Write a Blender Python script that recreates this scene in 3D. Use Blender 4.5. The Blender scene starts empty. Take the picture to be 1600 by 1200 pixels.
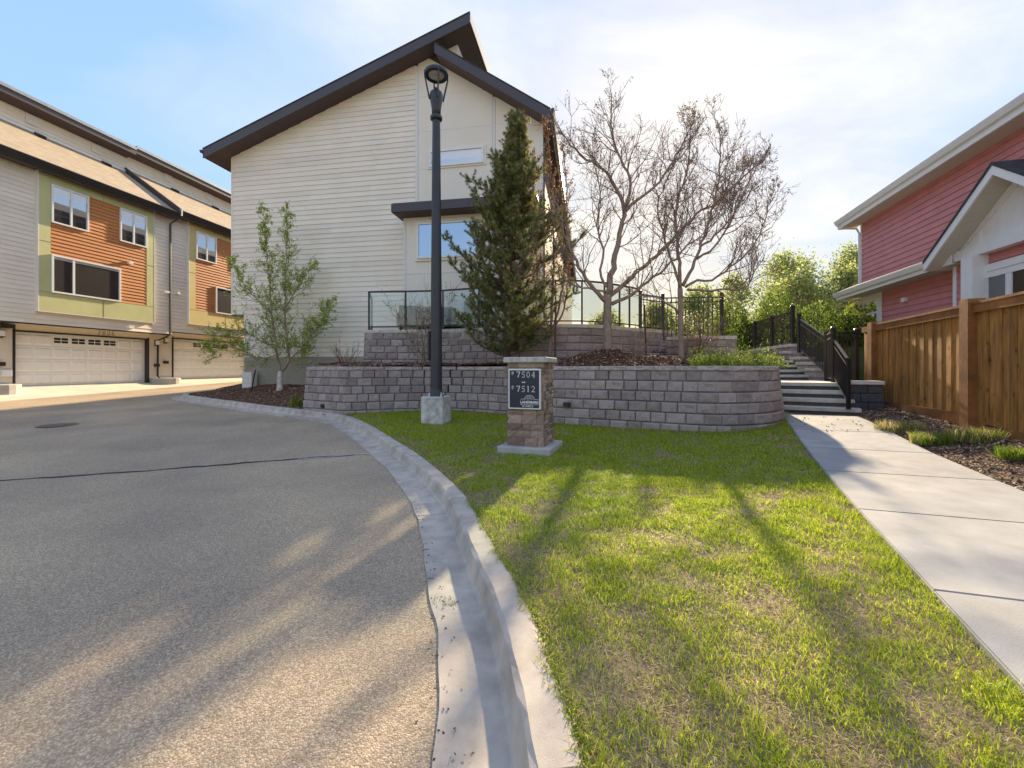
import bpy, bmesh, math, random
import numpy as np
from mathutils import Vector, Matrix

R = math.radians
rng = np.random.default_rng(7)
random.seed(7)
scene = bpy.context.scene
COL = scene.collection

# ------------------------------------------------------------------ camera, sky, sun, exposure
cam_d = bpy.data.cameras.new("camera")
cam = bpy.data.objects.new("camera", cam_d)
COL.objects.link(cam)
cam.location = (0, 0, 1.3)
cam.rotation_euler = (R(90), 0, 0)
cam_d.sensor_width = 36
cam_d.lens = 36 * 671 / 1600
cam_d.shift_y = -0.015
cam_d.clip_start = 0.05
cam_d.clip_end = 3000
scene.camera = cam

SUN_AZ, SUN_EL = R(16.5), R(21.5)      # azimuth clockwise from +Y
world = bpy.data.worlds.new("World")
scene.world = world
world.use_nodes = True
wn, wl = world.node_tree.nodes, world.node_tree.links
wn.clear()
w_out = wn.new("ShaderNodeOutputWorld")
w_bg = wn.new("ShaderNodeBackground")
w_bg.inputs["Strength"].default_value = 0.15
sky = wn.new("ShaderNodeTexSky")
sky.sky_type = 'NISHITA'
sky.sun_disc = False
sky.sun_elevation = SUN_EL
sky.sun_rotation = SUN_AZ
sky.air_density = 1.0
sky.dust_density = 0.3
sky.ozone_density = 3.5
w_geo = wn.new("ShaderNodeTexCoord")
w_sep = wn.new("ShaderNodeSeparateXYZ")
wl.new(w_geo.outputs["Generated"], w_sep.inputs[0])
def wmath(op, a, b):
    m = wn.new("ShaderNodeMath"); m.operation = op
    for i, v in enumerate((a, b)):
        if hasattr(v, "links"): wl.new(v, m.inputs[i])
        else: m.inputs[i].default_value = v
    return m.outputs[0]
SKY_GAIN, SKY_KNEE = 3.5, 0.33
zc = wmath('ADD', wmath('MAXIMUM', w_sep.outputs[2], 0.0), 0.18)
w_cmb = wn.new("ShaderNodeCombineXYZ")
wl.new(wmath('DIVIDE', w_sep.outputs[0], zc), w_cmb.inputs[0])
wl.new(wmath('MULTIPLY', wmath('DIVIDE', w_sep.outputs[1], zc), 1.6), w_cmb.inputs[1])
w_no = wn.new("ShaderNodeTexNoise")
w_no.inputs["Scale"].default_value = 0.45
w_no.inputs["Detail"].default_value = 9
w_no.inputs["Roughness"].default_value = 0.52
w_no.inputs["Distortion"].default_value = 0.7
w_off = wn.new("ShaderNodeVectorMath"); w_off.operation = "ADD"; w_off.inputs[1].default_value = (25.9, 13.3, 37.1)
wl.new(w_cmb.outputs[0], w_off.inputs[0]); wl.new(w_off.outputs[0], w_no.inputs["Vector"])
w_rp = wn.new("ShaderNodeValToRGB")
w_rp.color_ramp.elements[0].position = 0.42
w_rp.color_ramp.elements[1].position = 0.64
w_rp.color_ramp.elements[1].color = (0.80, 0.80, 0.80, 1)
wl.new(w_no.outputs[0], w_rp.inputs[0])
w_mix = wn.new("ShaderNodeMix"); w_mix.data_type = 'RGBA'
wl.new(w_rp.outputs[0], w_mix.inputs["Factor"])
# photographic shoulder on the sky's own glare: L / (1 + L/k)
w_bw = wn.new("ShaderNodeRGBToBW"); wl.new(sky.outputs[0], w_bw.inputs[0])
w_sc = wn.new("ShaderNodeVectorMath"); w_sc.operation = 'SCALE'
wl.new(sky.outputs[0], w_sc.inputs[0])
wl.new(wmath('DIVIDE', SKY_GAIN, wmath('ADD', 1.0, wmath('DIVIDE', w_bw.outputs[0], SKY_KNEE))), w_sc.inputs["Scale"])
w_hs = wn.new("ShaderNodeHueSaturation"); w_hs.inputs["Saturation"].default_value = 1.15; w_hs.inputs["Hue"].default_value = 0.512
wl.new(w_sc.outputs[0], w_hs.inputs["Color"]); wl.new(w_hs.outputs[0], w_mix.inputs["A"])
w_n2 = wn.new("ShaderNodeTexNoise")          # thick and thin parts of the cloud veil
w_n2.inputs["Scale"].default_value = 1.3; w_n2.inputs["Detail"].default_value = 9; w_n2.inputs["Roughness"].default_value = 0.6; w_n2.inputs["Distortion"].default_value = 0.9
wl.new(w_off.outputs[0], w_n2.inputs["Vector"])
w_r2 = wn.new("ShaderNodeValToRGB")
w_r2.color_ramp.elements[0].position = 0.33; w_r2.color_ramp.elements[1].position = 0.68
w_r2.color_ramp.elements[0].color = (0.74, 0.97, 1.42, 1); w_r2.color_ramp.elements[1].color = (1.18, 1.35, 1.63, 1)
wl.new(w_n2.outputs[0], w_r2.inputs[0])
wl.new(w_r2.outputs[0], w_mix.inputs["B"])
wl.new(w_mix.outputs["Result"], w_bg.inputs[0])
wl.new(w_bg.outputs[0], w_out.inputs[0])

sun_d = bpy.data.lights.new("sun", 'SUN')
sun_d.energy = 2.0
sun_d.angle = R(1.3)
sun_d.color = (1.0, 0.95, 0.87)
sun = bpy.data.objects.new("sun", sun_d)
COL.objects.link(sun)
sv = Vector((math.sin(SUN_AZ) * math.cos(SUN_EL), math.cos(SUN_AZ) * math.cos(SUN_EL), math.sin(SUN_EL)))
sun.rotation_euler = sv.to_track_quat('Z', 'Y').to_euler()
sun.location = (20, 60, 30)

vs = scene.view_settings
vs.view_transform = 'Standard'
vs.look = 'None'
vs.gamma = 1.0
vs.use_curve_mapping = False
vs.exposure = 2.58
vs.use_white_balance = True
vs.white_balance_temperature = 9800
vs.white_balance_tint = 10
scene.cycles.use_denoising = True
scene.cycles.max_bounces = 8
scene.cycles.transparent_max_bounces = 24

# ------------------------------------------------------------------ materials
MATS = {}
def mat(name, col, rough=0.75, var=0.12, scale=6.0, bump=0.0, bscale=80.0, rnd=0.0, spec=0.3, metal=0.0, col2=None, detail=4, stretch=None):
    if name in MATS: return MATS[name]
    m = bpy.data.materials.new(name); m.use_nodes = True
    N, L = m.node_tree.nodes, m.node_tree.links
    b = N["Principled BSDF"]
    b.inputs["Roughness"].default_value = rough
    b.inputs["Metallic"].default_value = metal
    b.inputs["Specular IOR Level"].default_value = spec
    tc = N.new("ShaderNodeTexCoord")
    vec = tc.outputs["Object"]
    if stretch:
        mp = N.new("ShaderNodeMapping"); mp.inputs["Scale"].default_value = stretch
        L.new(vec, mp.inputs[0]); vec = mp.outputs[0]
    no = N.new("ShaderNodeTexNoise")
    no.inputs["Scale"].default_value = scale; no.inputs["Detail"].default_value = detail
    no.inputs["Roughness"].default_value = 0.6
    L.new(vec, no.inputs["Vector"])
    rp = N.new("ShaderNodeValToRGB")
    c = Vector(col)
    a_ = c * (1 - var); b_ = Vector(col2) if col2 else c * (1 + var)
    rp.color_ramp.elements[0].position = 0.3; rp.color_ramp.elements[1].position = 0.7
    rp.color_ramp.elements[0].color = (*a_, 1); rp.color_ramp.elements[1].color = (*b_, 1)
    L.new(no.outputs[0], rp.inputs[0])
    out = rp.outputs[0]
    if rnd:
        oi = N.new("ShaderNodeObjectInfo")
        mr = N.new("ShaderNodeMapRange")
        mr.inputs["To Min"].default_value = 1 - rnd; mr.inputs["To Max"].default_value = 1 + rnd
        L.new(oi.outputs["Random"], mr.inputs[0])
        hs = N.new("ShaderNodeHueSaturation")
        L.new(mr.outputs[0], hs.inputs["Value"]); L.new(out, hs.inputs["Color"])
        out = hs.outputs[0]
    L.new(out, b.inputs["Base Color"])
    if bump:
        n2 = N.new("ShaderNodeTexNoise"); n2.inputs["Scale"].default_value = bscale; n2.inputs["Detail"].default_value = 5
        L.new(vec, n2.inputs["Vector"])
        bp = N.new("ShaderNodeBump"); bp.inputs["Strength"].default_value = bump; bp.inputs["Distance"].default_value = 0.01
        L.new(n2.outputs[0], bp.inputs["Height"]); L.new(bp.outputs[0], b.inputs["Normal"])
    MATS[name] = m
    return m

def attr_mat(name, rough=0.7, trans=0.0, spec=0.2):
    m = bpy.data.materials.new(name); m.use_nodes = True
    N, L = m.node_tree.nodes, m.node_tree.links
    b = N["Principled BSDF"]; b.inputs["Roughness"].default_value = rough
    b.inputs["Specular IOR Level"].default_value = spec
    at = N.new("ShaderNodeAttribute"); at.attribute_name = "Col"
    L.new(at.outputs[0], b.inputs["Base Color"])
    if trans:
        tr = N.new("ShaderNodeBsdfTranslucent"); L.new(at.outputs[0], tr.inputs[0])
        mx = N.new("ShaderNodeMixShader"); mx.inputs[0].default_value = trans
        L.new(b.outputs[0], mx.inputs[1]); L.new(tr.outputs[0], mx.inputs[2])
        L.new(mx.outputs[0], N["Material Output"].inputs[0])
    MATS[name] = m
    return m

def glass_pane(name, inner, refl, rough=0.015):
    m = bpy.data.materials.new(name); m.use_nodes = True
    N, L = m.node_tree.nodes, m.node_tree.links
    b = N["Principled BSDF"]; b.inputs["Base Color"].default_value = (*inner, 1); b.inputs["Roughness"].default_value = 0.3
    g = N.new("ShaderNodeBsdfGlossy"); g.inputs["Roughness"].default_value = rough; g.inputs["Color"].default_value = (0.9, 0.93, 0.96, 1)
    no = N.new("ShaderNodeTexNoise"); no.inputs["Scale"].default_value = 1.5
    tc = N.new("ShaderNodeTexCoord"); L.new(tc.outputs["Object"], no.inputs["Vector"])
    bp = N.new("ShaderNodeBump"); bp.inputs["Strength"].default_value = 0.06; bp.inputs["Distance"].default_value = 0.02
    L.new(no.outputs[0], bp.inputs["Height"]); L.new(bp.outputs[0], g.inputs["Normal"])
    mx = N.new("ShaderNodeMixShader"); mx.inputs[0].default_value = refl
    L.new(b.outputs[0], mx.inputs[1]); L.new(g.outputs[0], mx.inputs[2]); L.new(mx.outputs[0], N["Material Output"].inputs[0])
    MATS[name] = m
    return m

def clear_glass(name):
    m = bpy.data.materials.new(name); m.use_nodes = True
    N, L = m.node_tree.nodes, m.node_tree.links
    t = N.new("ShaderNodeBsdfTransparent"); t.inputs[0].default_value = (0.86, 0.91, 0.90, 1)
    g = N.new("ShaderNodeBsdfGlossy"); g.inputs["Roughness"].default_value = 0.02
    mx = N.new("ShaderNodeMixShader"); mx.inputs[0].default_value = 0.10
    L.new(t.outputs[0], mx.inputs[1]); L.new(g.outputs[0], mx.inputs[2]); L.new(mx.outputs[0], N["Material Output"].inputs[0])
    MATS[name] = m
    return m

def asphalt_mat():
    m = bpy.data.materials.new("asphalt"); m.use_nodes = True
    N, L = m.node_tree.nodes, m.node_tree.links
    b = N["Principled BSDF"]; b.inputs["Roughness"].default_value = 0.85; b.inputs["Specular IOR Level"].default_value = 0.25
    tc = N.new("ShaderNodeTexCoord")
    v = N.new("ShaderNodeTexVoronoi"); v.inputs["Scale"].default_value = 125; L.new(tc.outputs["Object"], v.inputs["Vector"])
    rp = N.new("ShaderNodeValToRGB")
    els = rp.color_ramp.elements
    els[0].position = 0.0; els[0].color = (0.305, 0.238, 0.172, 1)
    els[1].position = 1.0; els[1].color = (0.66, 0.53, 0.385, 1)
    for p, c in ((0.3, (0.388, 0.305, 0.22, 1)), (0.55, (0.46, 0.365, 0.267, 1)), (0.8, (0.53, 0.425, 0.31, 1))):
        e = els.new(p); e.color = c
    sepc = N.new("ShaderNodeSeparateColor"); L.new(v.outputs["Color"], sepc.inputs[0]); L.new(sepc.outputs[0], rp.inputs[0])
    # dark binder between the stones
    r2 = N.new("ShaderNodeValToRGB"); r2.color_ramp.elements[0].position = 0.25; r2.color_ramp.elements[1].position = 0.75
    r2.color_ramp.elements[0].color = (1, 1, 1, 1); r2.color_ramp.elements[1].color = (0.74, 0.72, 0.70, 1)
    L.new(v.outputs["Distance"], r2.inputs[0])
    mul = N.new("ShaderNodeMix"); mul.data_type = 'RGBA'; mul.blend_type = 'MULTIPLY'; mul.inputs["Factor"].default_value = 1
    L.new(rp.outputs[0], mul.inputs["A"]); L.new(r2.outputs[0], mul.inputs["B"])
    # worn patches
    n = N.new("ShaderNodeTexNoise"); n.inputs["Scale"].default_value = 0.55; n.inputs["Detail"].default_value = 6
    L.new(tc.outputs["Object"], n.inputs["Vector"])
    r3 = N.new("ShaderNodeValToRGB"); r3.color_ramp.elements[0].position = 0.3; r3.color_ramp.elements[1].position = 0.72
    r3.color_ramp.elements[0].color = (0.78, 0.77, 0.78, 1); r3.color_ramp.elements[1].color = (1.28, 1.22, 1.12, 1)
    L.new(n.outputs[0], r3.inputs[0])
    mu2 = N.new("ShaderNodeMix"); mu2.data_type = 'RGBA'; mu2.blend_type = 'MULTIPLY'; mu2.inputs["Factor"].default_value = 1
    L.new(mul.outputs["Result"], mu2.inputs["A"]); L.new(r3.outputs[0], mu2.inputs["B"])
    L.new(mu2.outputs["Result"], b.inputs["Base Color"])
    bp = N.new("ShaderNodeBump"); bp.inputs["Strength"].default_value = 0.6; bp.inputs["Distance"].default_value = 0.004; bp.invert = True
    L.new(v.outputs["Distance"], bp.inputs["Height"]); L.new(bp.outputs[0], b.inputs["Normal"])
    MATS["asphalt"] = m
    return m

def soffit_mat(name, col, axis, pitch):
    m = mat(name, col, 0.6, 0.05)
    N, L = m.node_tree.nodes, m.node_tree.links
    tc = N.new("ShaderNodeTexCoord"); sp = N.new("ShaderNodeSeparateXYZ"); L.new(tc.outputs["Object"], sp.inputs[0])
    w = N.new("ShaderNodeMath"); w.operation = 'PINGPONG'; w.inputs[1].default_value = pitch / 2
    L.new(sp.outputs[axis], w.inputs[0])
    g = N.new("ShaderNodeMath"); g.operation = 'LESS_THAN'; g.inputs[1].default_value = pitch * 0.10
    L.new(w.outputs[0], g.inputs[0])
    bp = N.new("ShaderNodeBump"); bp.inputs["Strength"].default_value = 1.0; bp.inputs["Distance"].default_value = 0.02; bp.invert = True
    L.new(g.outputs[0], bp.inputs["Height"]); L.new(bp.outputs[0], N["Principled BSDF"].inputs["Normal"])
    return m

def shingle_mat(name, c1, c2):
    m = mat(name, c1, 0.9, 0.0, 3.0, 0.4, 120, col2=c2)
    N, L = m.node_tree.nodes, m.node_tree.links
    tc = N.new("ShaderNodeTexCoord")
    br = N.new("ShaderNodeTexBrick"); br.inputs["Scale"].default_value = 1.0
    br.inputs["Brick Width"].default_value = 0.3; br.inputs["Row Height"].default_value = 0.14; br.inputs["Mortar Size"].default_value = 0.006
    br.inputs["Color1"].default_value = (*c1, 1); br.inputs["Color2"].default_value = (*c2, 1)
    br.inputs["Mortar"].default_value = (c1[0] * .6, c1[1] * .6, c1[2] * .6, 1)
    mp = N.new("ShaderNodeMapping"); mp.inputs["Rotation"].default_value = (0, 0, R(90))
    L.new(tc.outputs["Object"], mp.inputs[0]); L.new(mp.outputs[0], br.inputs["Vector"])
    L.new(br.outputs[0], N["Principled BSDF"].inputs["Base Color"])
    return m

asphalt_mat()
CONC = mat("concrete", (0.42, 0.40, 0.37), 0.85, 0.16, 2.2, 0.35, 90)
CONCP = mat("path_concrete", (0.315, 0.31, 0.295), 0.85, 0.16, 2.6, 0.25, 160, rnd=0.07, detail=9)
KERBM = mat("kerb_concrete", (0.47, 0.405, 0.335), 0.88, 0.26, 4.5, 0.22, 260, rnd=0.07, detail=10)
APRON = mat("apron_concrete", (0.60, 0.53, 0.43), 0.85, 0.08, 1.0)
SOIL = mat("lawn_thatch", (0.24, 0.185, 0.10), 0.95, 0.35, 14, 0.6, 60)
MULCH = mat("mulch_soil", (0.13, 0.075, 0.05), 0.95, 0.45, 22, 0.9, 70)
BLOCKM = mat("split_face_block", (0.37, 0.30, 0.27), 0.93, 0.30, 45, 0.9, 110, rnd=0.22)
CAPM = mat("block_cap", (0.44, 0.37, 0.33), 0.92, 0.25, 14, 0.6, 80, rnd=0.12)
LCAP = mat("pale_cap", (0.60, 0.54, 0.45), 0.9, 0.15, 6, 0.4, 60, rnd=0.08)
CREAM = mat("cream_siding", (0.82, 0.735, 0.625), 0.65, 0.05, 1.1, rnd=0.045)
CREAMP = mat("cream_panel", (0.80, 0.725, 0.62), 0.6, 0.03, 0.8, 0.1, 200)
TRIMW = mat("pale_trim", (0.72, 0.70, 0.68), 0.5, 0.03)
WHITE = mat("white_paint", (0.80, 0.80, 0.79), 0.45, 0.03)
DARK = mat("dark_fascia", (0.060, 0.047, 0.050), 0.42, 0.12, 1.0, spec=0.5)
DARKG = mat("dark_gutter", (0.035, 0.03, 0.03), 0.35, 0.1, 1.0, spec=0.5)
SOFD = soffit_mat("dark_soffit_across", (0.10, 0.068, 0.066), 0, 0.11)
SOFDY = soffit_mat("dark_soffit_along", (0.10, 0.068, 0.066), 1, 0.11)
SHTAN = shingle_mat("tan_shingle", (0.42, 0.33, 0.24), (0.33, 0.26, 0.19))
SHDARK = shingle_mat("dark_shingle", (0.045, 0.045, 0.05), (0.07, 0.068, 0.072))
BROWNW = mat("shaded_brown_siding", (0.085, 0.06, 0.05), 0.8, 0.15, 2.0)  # dark brown that also carries the backlit shade of the right wall
FOUND = mat("parged_foundation", (0.36, 0.325, 0.27), 0.95, 0.12, 5, 0.8, 25, stretch=(1, 1, 6))
GREENP = mat("green_panel", (0.55, 0.54, 0.27), 0.6, 0.05, 1.2, 0.1, 150)
YELP = mat("yellow_panel", (0.66, 0.52, 0.22), 0.6, 0.05, 1.2, 0.1, 150)
ORANGE = mat("orange_siding", (0.58, 0.215, 0.075), 0.6, 0.10, 3, rnd=0.05, stretch=(1, 1, 8))
BEIGEG = mat("beige_garage", (0.72, 0.64, 0.52), 0.6, 0.03)
DOORM = mat("garage_door_white", (0.84, 0.82, 0.77), 0.55, 0.03)
BLACKM = mat("black_metal", (0.018, 0.018, 0.021), 0.38, 0.1, spec=0.5)
LAMPM = mat("lamp_metal", (0.028, 0.03, 0.038), 0.42, 0.1, spec=0.5)
RED = mat("red_siding", (0.62, 0.235, 0.235), 0.65, 0.08, 2.0, rnd=0.04)
CEDAR = mat("stained_cedar", (0.36, 0.15, 0.042), 0.75, 0.42, 3.0, 0.35, 40, rnd=0.18, col2=(0.50, 0.235, 0.065), stretch=(6, 6, 0.8))
CEDARD = mat("stained_cedar_trim", (0.27, 0.105, 0.036), 0.75, 0.35, 3.0, 0.3, 40, rnd=0.10, stretch=(1, 1, 1))
STONE = mat("ledge_stone", (0.36, 0.25, 0.19), 0.9, 0.35, 9, 0.8, 45, rnd=0.42)
MORTAR = mat("stone_mortar", (0.10, 0.085, 0.075), 0.95, 0.2)
BARK = mat("grey_bark", (0.31, 0.225, 0.175), 0.95, 0.35, 30, 0.9, 60, stretch=(1, 1, 0.25))
TWIG = mat("brown_twig", (0.235, 0.165, 0.135), 0.9, 0.2)
PINEBARK = mat("pine_bark", (0.13, 0.085, 0.065), 0.95, 0.3, 20, 0.8, 40)
BIRCHB = mat("birch_bark", (0.33, 0.24, 0.17), 0.85, 0.25, 12)
BIRCHW = mat("pale_birch_trunk", (0.60, 0.52, 0.44), 0.85, 0.4, 9, 0.4, 50)
GREYSW = mat("grey_plastic", (0.55, 0.54, 0.52), 0.5, 0.05)
IRON = mat("cast_iron", (0.24, 0.17, 0.135), 0.7, 0.3, 20, 0.4)
TAR = mat("tar_sealant", (0.03, 0.03, 0.034), 0.6, 0.3, 6)
NAVY = mat("sign_navy", (0.022, 0.022, 0.042), 0.4, 0.08, 1.0, spec=0.5)
SIGNW = mat("sign_white", (0.78, 0.77, 0.75), 0.5, 0.03)
WICKER = mat("dark_wicker", (0.09, 0.075, 0.06), 0.8, 0.3, 60, 0.6, 90)
LENS = mat("lamp_lens", (0.55, 0.52, 0.45), 0.35, 0.2, 14)
STEEL = mat("rusty_stake", (0.12, 0.045, 0.035), 0.8, 0.3, 20)
def knots(m):
    N, L = m.node_tree.nodes, m.node_tree.links; b = N["Principled BSDF"]
    src = b.inputs["Base Color"].links[0].from_socket
    tc = N.new("ShaderNodeTexCoord"); mp = N.new("ShaderNodeMapping"); mp.inputs["Scale"].default_value = (7, 7, 4); L.new(tc.outputs["Object"], mp.inputs[0])
    v = N.new("ShaderNodeTexVoronoi"); v.inputs["Scale"].default_value = 1.0; L.new(mp.outputs[0], v.inputs["Vector"])
    r = N.new("ShaderNodeValToRGB"); r.color_ramp.elements[0].position = 0.07; r.color_ramp.elements[1].position = 0.2
    r.color_ramp.elements[0].color = (.22, .18, .15, 1); r.color_ramp.elements[1].color = (1, 1, 1, 1); L.new(v.outputs["Distance"], r.inputs[0])
    x = N.new("ShaderNodeMix"); x.data_type = 'RGBA'; x.blend_type = 'MULTIPLY'; x.inputs["Factor"].default_value = .8
    L.new(src, x.inputs["A"]); L.new(r.outputs[0], x.inputs["B"]); L.new(x.outputs["Result"], b.inputs["Base Color"])
knots(CEDAR)
PANE = glass_pane("window_glass", (0.03, 0.035, 0.04), 0.5)
PANED = glass_pane("dark_window_glass", (0.035, 0.03, 0.028), 0.22)
BLIND = glass_pane("window_glass_with_blind", (0.62, 0.60, 0.56), 0.25)
CLEAR = clear_glass("railing_glass")
GRASSM = attr_mat("grass_blade", 0.6, 0.45)
LEAFM = attr_mat("leaf", 0.55, 0.55)
NEEDLEM = attr_mat("needle", 0.6, 0.35)
CHIPM = attr_mat("wood_chip", 0.9, 0.0)

# ------------------------------------------------------------------ mesh helpers
class MB:
    def __init__(s): s.v = []; s.f = []
    def add(s, vs, fs):
        o = len(s.v); s.v += [tuple(p) for p in vs]; s.f += [tuple(i + o for i in f) for f in fs]; return s
    def box(s, x0, x1, y0, y1, z0, z1):
        return s.add([(x0, y0, z0), (x1, y0, z0), (x1, y1, z0), (x0, y1, z0), (x0, y0, z1), (x1, y0, z1), (x1, y1, z1), (x0, y1, z1)],
                     [(0, 3, 2, 1), (4, 5, 6, 7), (0, 1, 5, 4), (1, 2, 6, 5), (2, 3, 7, 6), (3, 0, 4, 7)])
    def cbox(s, x0, x1, y0, y1, z0, z1, c=0.01):
        # box with chamfered edges all round (24 verts)
        bm = bmesh.new()
        r = bmesh.ops.create_cube(bm, size=1)
        for v in bm.verts:
            v.co = Vector(((x0 + x1) / 2 + v.co.x * (x1 - x0), (y0 + y1) / 2 + v.co.y * (y1 - y0), (z0 + z1) / 2 + v.co.z * (z1 - z0)))
        bmesh.ops.bevel(bm, geom=bm.edges[:], offset=c, segments=1, affect='EDGES')
        bm.verts.index_update()
        s.add([v.co[:] for v in bm.verts], [[v.index for v in f.verts] for f in bm.faces]); bm.free(); return s
    def hexa(s, p):      # 8 points, bottom ring then top ring
        return s.add(p, [(0, 3, 2, 1), (4, 5, 6, 7), (0, 1, 5, 4), (1, 2, 6, 5), (2, 3, 7, 6), (3, 0, 4, 7)])
    def prism(s, poly, y0, y1, axis='y'):
        n = len(poly)
        if axis == 'y': A = [(a, y0, b) for a, b in poly]; B = [(a, y1, b) for a, b in poly]
        elif axis == 'x': A = [(y0, a, b) for a, b in poly]; B = [(y1, a, b) for a, b in poly]
        else: A = [(a, b, y0) for a, b in poly]; B = [(a, b, y1) for a, b in poly]
        return s.add(A + B, [tuple(range(n)), tuple(range(2 * n - 1, n - 1, -1))] + [(i, i + n, (i + 1) % n + n, (i + 1) % n) for i in range(n)])
    def bar(s, p, q, w, h=None):
        p = Vector(p); q = Vector(q); h = h or w
        d = (q - p).normalized()
        up = Vector((0, 0, 1)) if abs(d.z) < 0.9 else Vector((1, 0, 0))
        sd = d.cross(up).normalized(); u = sd.cross(d).normalized()
        c = []
        for e in (p, q):
            for a, b in ((-1, -1), (1, -1), (1, 1), (-1, 1)): c.append(e + sd * a * w / 2 + u * b * h / 2)
        return s.hexa(c)
    def tube(s, pts, rad, n=6, cap=True):
        pts = [Vector(p) for p in pts]
        if not hasattr(rad, "__len__"): rad = [rad] * len(pts)
        o = len(s.v)
        prev = None
        for i, p in enumerate(pts):
            d = (pts[min(i + 1, len(pts) - 1)] - pts[max(i - 1, 0)])
            d = d.normalized() if d.length > 1e-9 else Vector((0, 0, 1))
            if prev is None:
                a = d.cross(Vector((0.3, 0.9, 0.1))); a = a.normalized() if a.length > 1e-6 else Vector((1, 0, 0))
            else:
                a = (prev - d * prev.dot(d)); a = a.normalized() if a.length > 1e-6 else prev
            prev = a
            b = d.cross(a)
            for k in range(n):
                t = 2 * math.pi * k / n
                s.v.append(tuple(p + (a * math.cos(t) + b * math.sin(t)) * rad[i]))
        for i in range(len(pts) - 1):
            for k in range(n):
                s.f.append((o + i * n + k, o + i * n + (k + 1) % n, o + (i + 1) * n + (k + 1) % n, o + (i + 1) * n + k))
        if cap:
            s.f.append(tuple(o + k for k in range(n - 1, -1, -1)))
            e = o + (len(pts) - 1) * n
            s.f.append(tuple(e + k for k in range(n)))
        return s
    def lathe(s, prof, cx=0, cy=0, n=20):   # prof: (r, z)
        o = len(s.v)
        for r, z in prof:
            for k in range(n):
                t = 2 * math.pi * k / n
                s.v.append((cx + r * math.cos(t), cy + r * math.sin(t), z))
        for i in range(len(prof) - 1):
            for k in range(n):
                s.f.append((o + i * n + k, o + i * n + (k + 1) % n, o + (i + 1) * n + (k + 1) % n, o + (i + 1) * n + k))
        s.f.append(tuple(o + k for k in range(n - 1, -1, -1)))
        e = o + (len(prof) - 1) * n
        s.f.append(tuple(e + k for k in range(n)))
        return s
    def mesh(s, name, m, smooth=False):
        me = bpy.data.meshes.new(name); me.from_pydata(s.v, [], s.f); me.update()
        if m: me.materials.append(m)
        if smooth:
            for p in me.polygons: p.use_smooth = True
        return me

def link(name, me, parent=None, loc=None, rz=None, scale=None):
    o = bpy.data.objects.new(name, me); COL.objects.link(o)
    if parent: o.parent = parent
    if loc: o.location = loc
    if rz is not None: o.rotation_euler = (0, 0, rz)
    if scale: o.scale = scale
    return o
def part(name, mb, m, parent, smooth=False, label=None, stuff=False):
    o = link(name, mb.mesh(name, m, smooth), parent)
    if label: o["label"] = label
    if stuff: o["kind"] = "stuff"
    return o
def tag(o, label, cat, group=None, kind=None):
    o["label"] = label; o["category"] = cat
    if group: o["group"] = group
    if kind: o["kind"] = kind
    return o
def thing(name, label, cat, loc=(0, 0, 0), rz=0, group=None):
    o = bpy.data.objects.new(name, None); COL.objects.link(o)
    o.location = loc; o.rotation_euler = (0, 0, rz); o.empty_display_size = 0.2
    return tag(o, label, cat, group)
def structure(name, mb, m, label=None, smooth=False, parent=None):
    o = link(name, mb.mesh(name, m, smooth), parent); o["kind"] = "structure"
    if label: o["label"] = label
    return o
def soup(name, V, T, C, m, parent=None, smooth=False):
    V = np.asarray(V, np.float32); T = np.asarray(T, np.int32)
    me = bpy.data.meshes.new(name)
    me.vertices.add(len(V)); me.vertices.foreach_set("co", V.ravel())
    me.loops.add(T.size); me.loops.foreach_set("vertex_index", T.ravel())
    me.polygons.add(len(T)); me.polygons.foreach_set("loop_start", np.arange(0, T.size, T.shape[1], dtype=np.int32))
    me.update(calc_edges=True)
    if C is not None:
        a = me.color_attributes.new("Col", 'FLOAT_COLOR', 'POINT')
        C4 = np.ones((len(V), 4), np.float32); C4[:, :3] = C
        a.data.foreach_set("color", C4.ravel())
    me.materials.append(m)
    return link(name, me, parent)
def leaves_arrays(P, L, W, cols, up=0.3, flat=None, g=rng):
    """diamond leaves at P: returns V, T, C"""
    n = len(P)
    d = g.normal(size=(n, 3)); d[:, 2] += up
    if flat is not None: d[:, 2] *= flat
    d /= np.linalg.norm(d, axis=1)[:, None] + 1e-9
    s = np.cross(d, g.normal(size=(n, 3))); s /= np.linalg.norm(s, axis=1)[:, None] + 1e-9
    L = np.broadcast_to(L, (n,))[:, None]; W = np.broadcast_to(W, (n,))[:, None]
    V = np.empty((n, 4, 3)); V[:, 0] = P; V[:, 1] = P + d * L * .5 + s * W * .5; V[:, 2] = P + d * L; V[:, 3] = P + d * L * .5 - s * W * .5
    b = (np.arange(n) * 4)[:, None]
    T = np.concatenate([b + [0, 1, 2], b + [0, 2, 3]])
    return V.reshape(-1, 3), T, np.repeat(cols, 4, axis=0)
def join_soups(lst):
    V, T, C, o = [], [], [], 0
    for v, t, c in lst:
        V.append(v); T.append(t + o); C.append(c); o += len(v)
    return np.concatenate(V), np.concatenate(T), np.concatenate(C)
def pick_cols(n, palette, jitter=0.15, g=rng):
    pal = np.array(palette); c = pal[g.integers(0, len(pal), n)]
    return np.clip(c * (1 + g.normal(size=(n, 1)) * jitter), 0.005, 1)
def clip_poly(poly, a, b, c):       # keep a*x+b*y<=c
    out = []
    for i in range(len(poly)):
        p, q = poly[i], poly[(i + 1) % len(poly)]
        fp, fq = a * p[0] + b * p[1] - c, a * q[0] + b * q[1] - c
        if fp <= 0: out.append(p)
        if (fp < 0 < fq) or (fq < 0 < fp):
            t = fp / (fp - fq); out.append((p[0] + t * (q[0] - p[0]), p[1] + t * (q[1] - p[1])))
    return out
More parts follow.
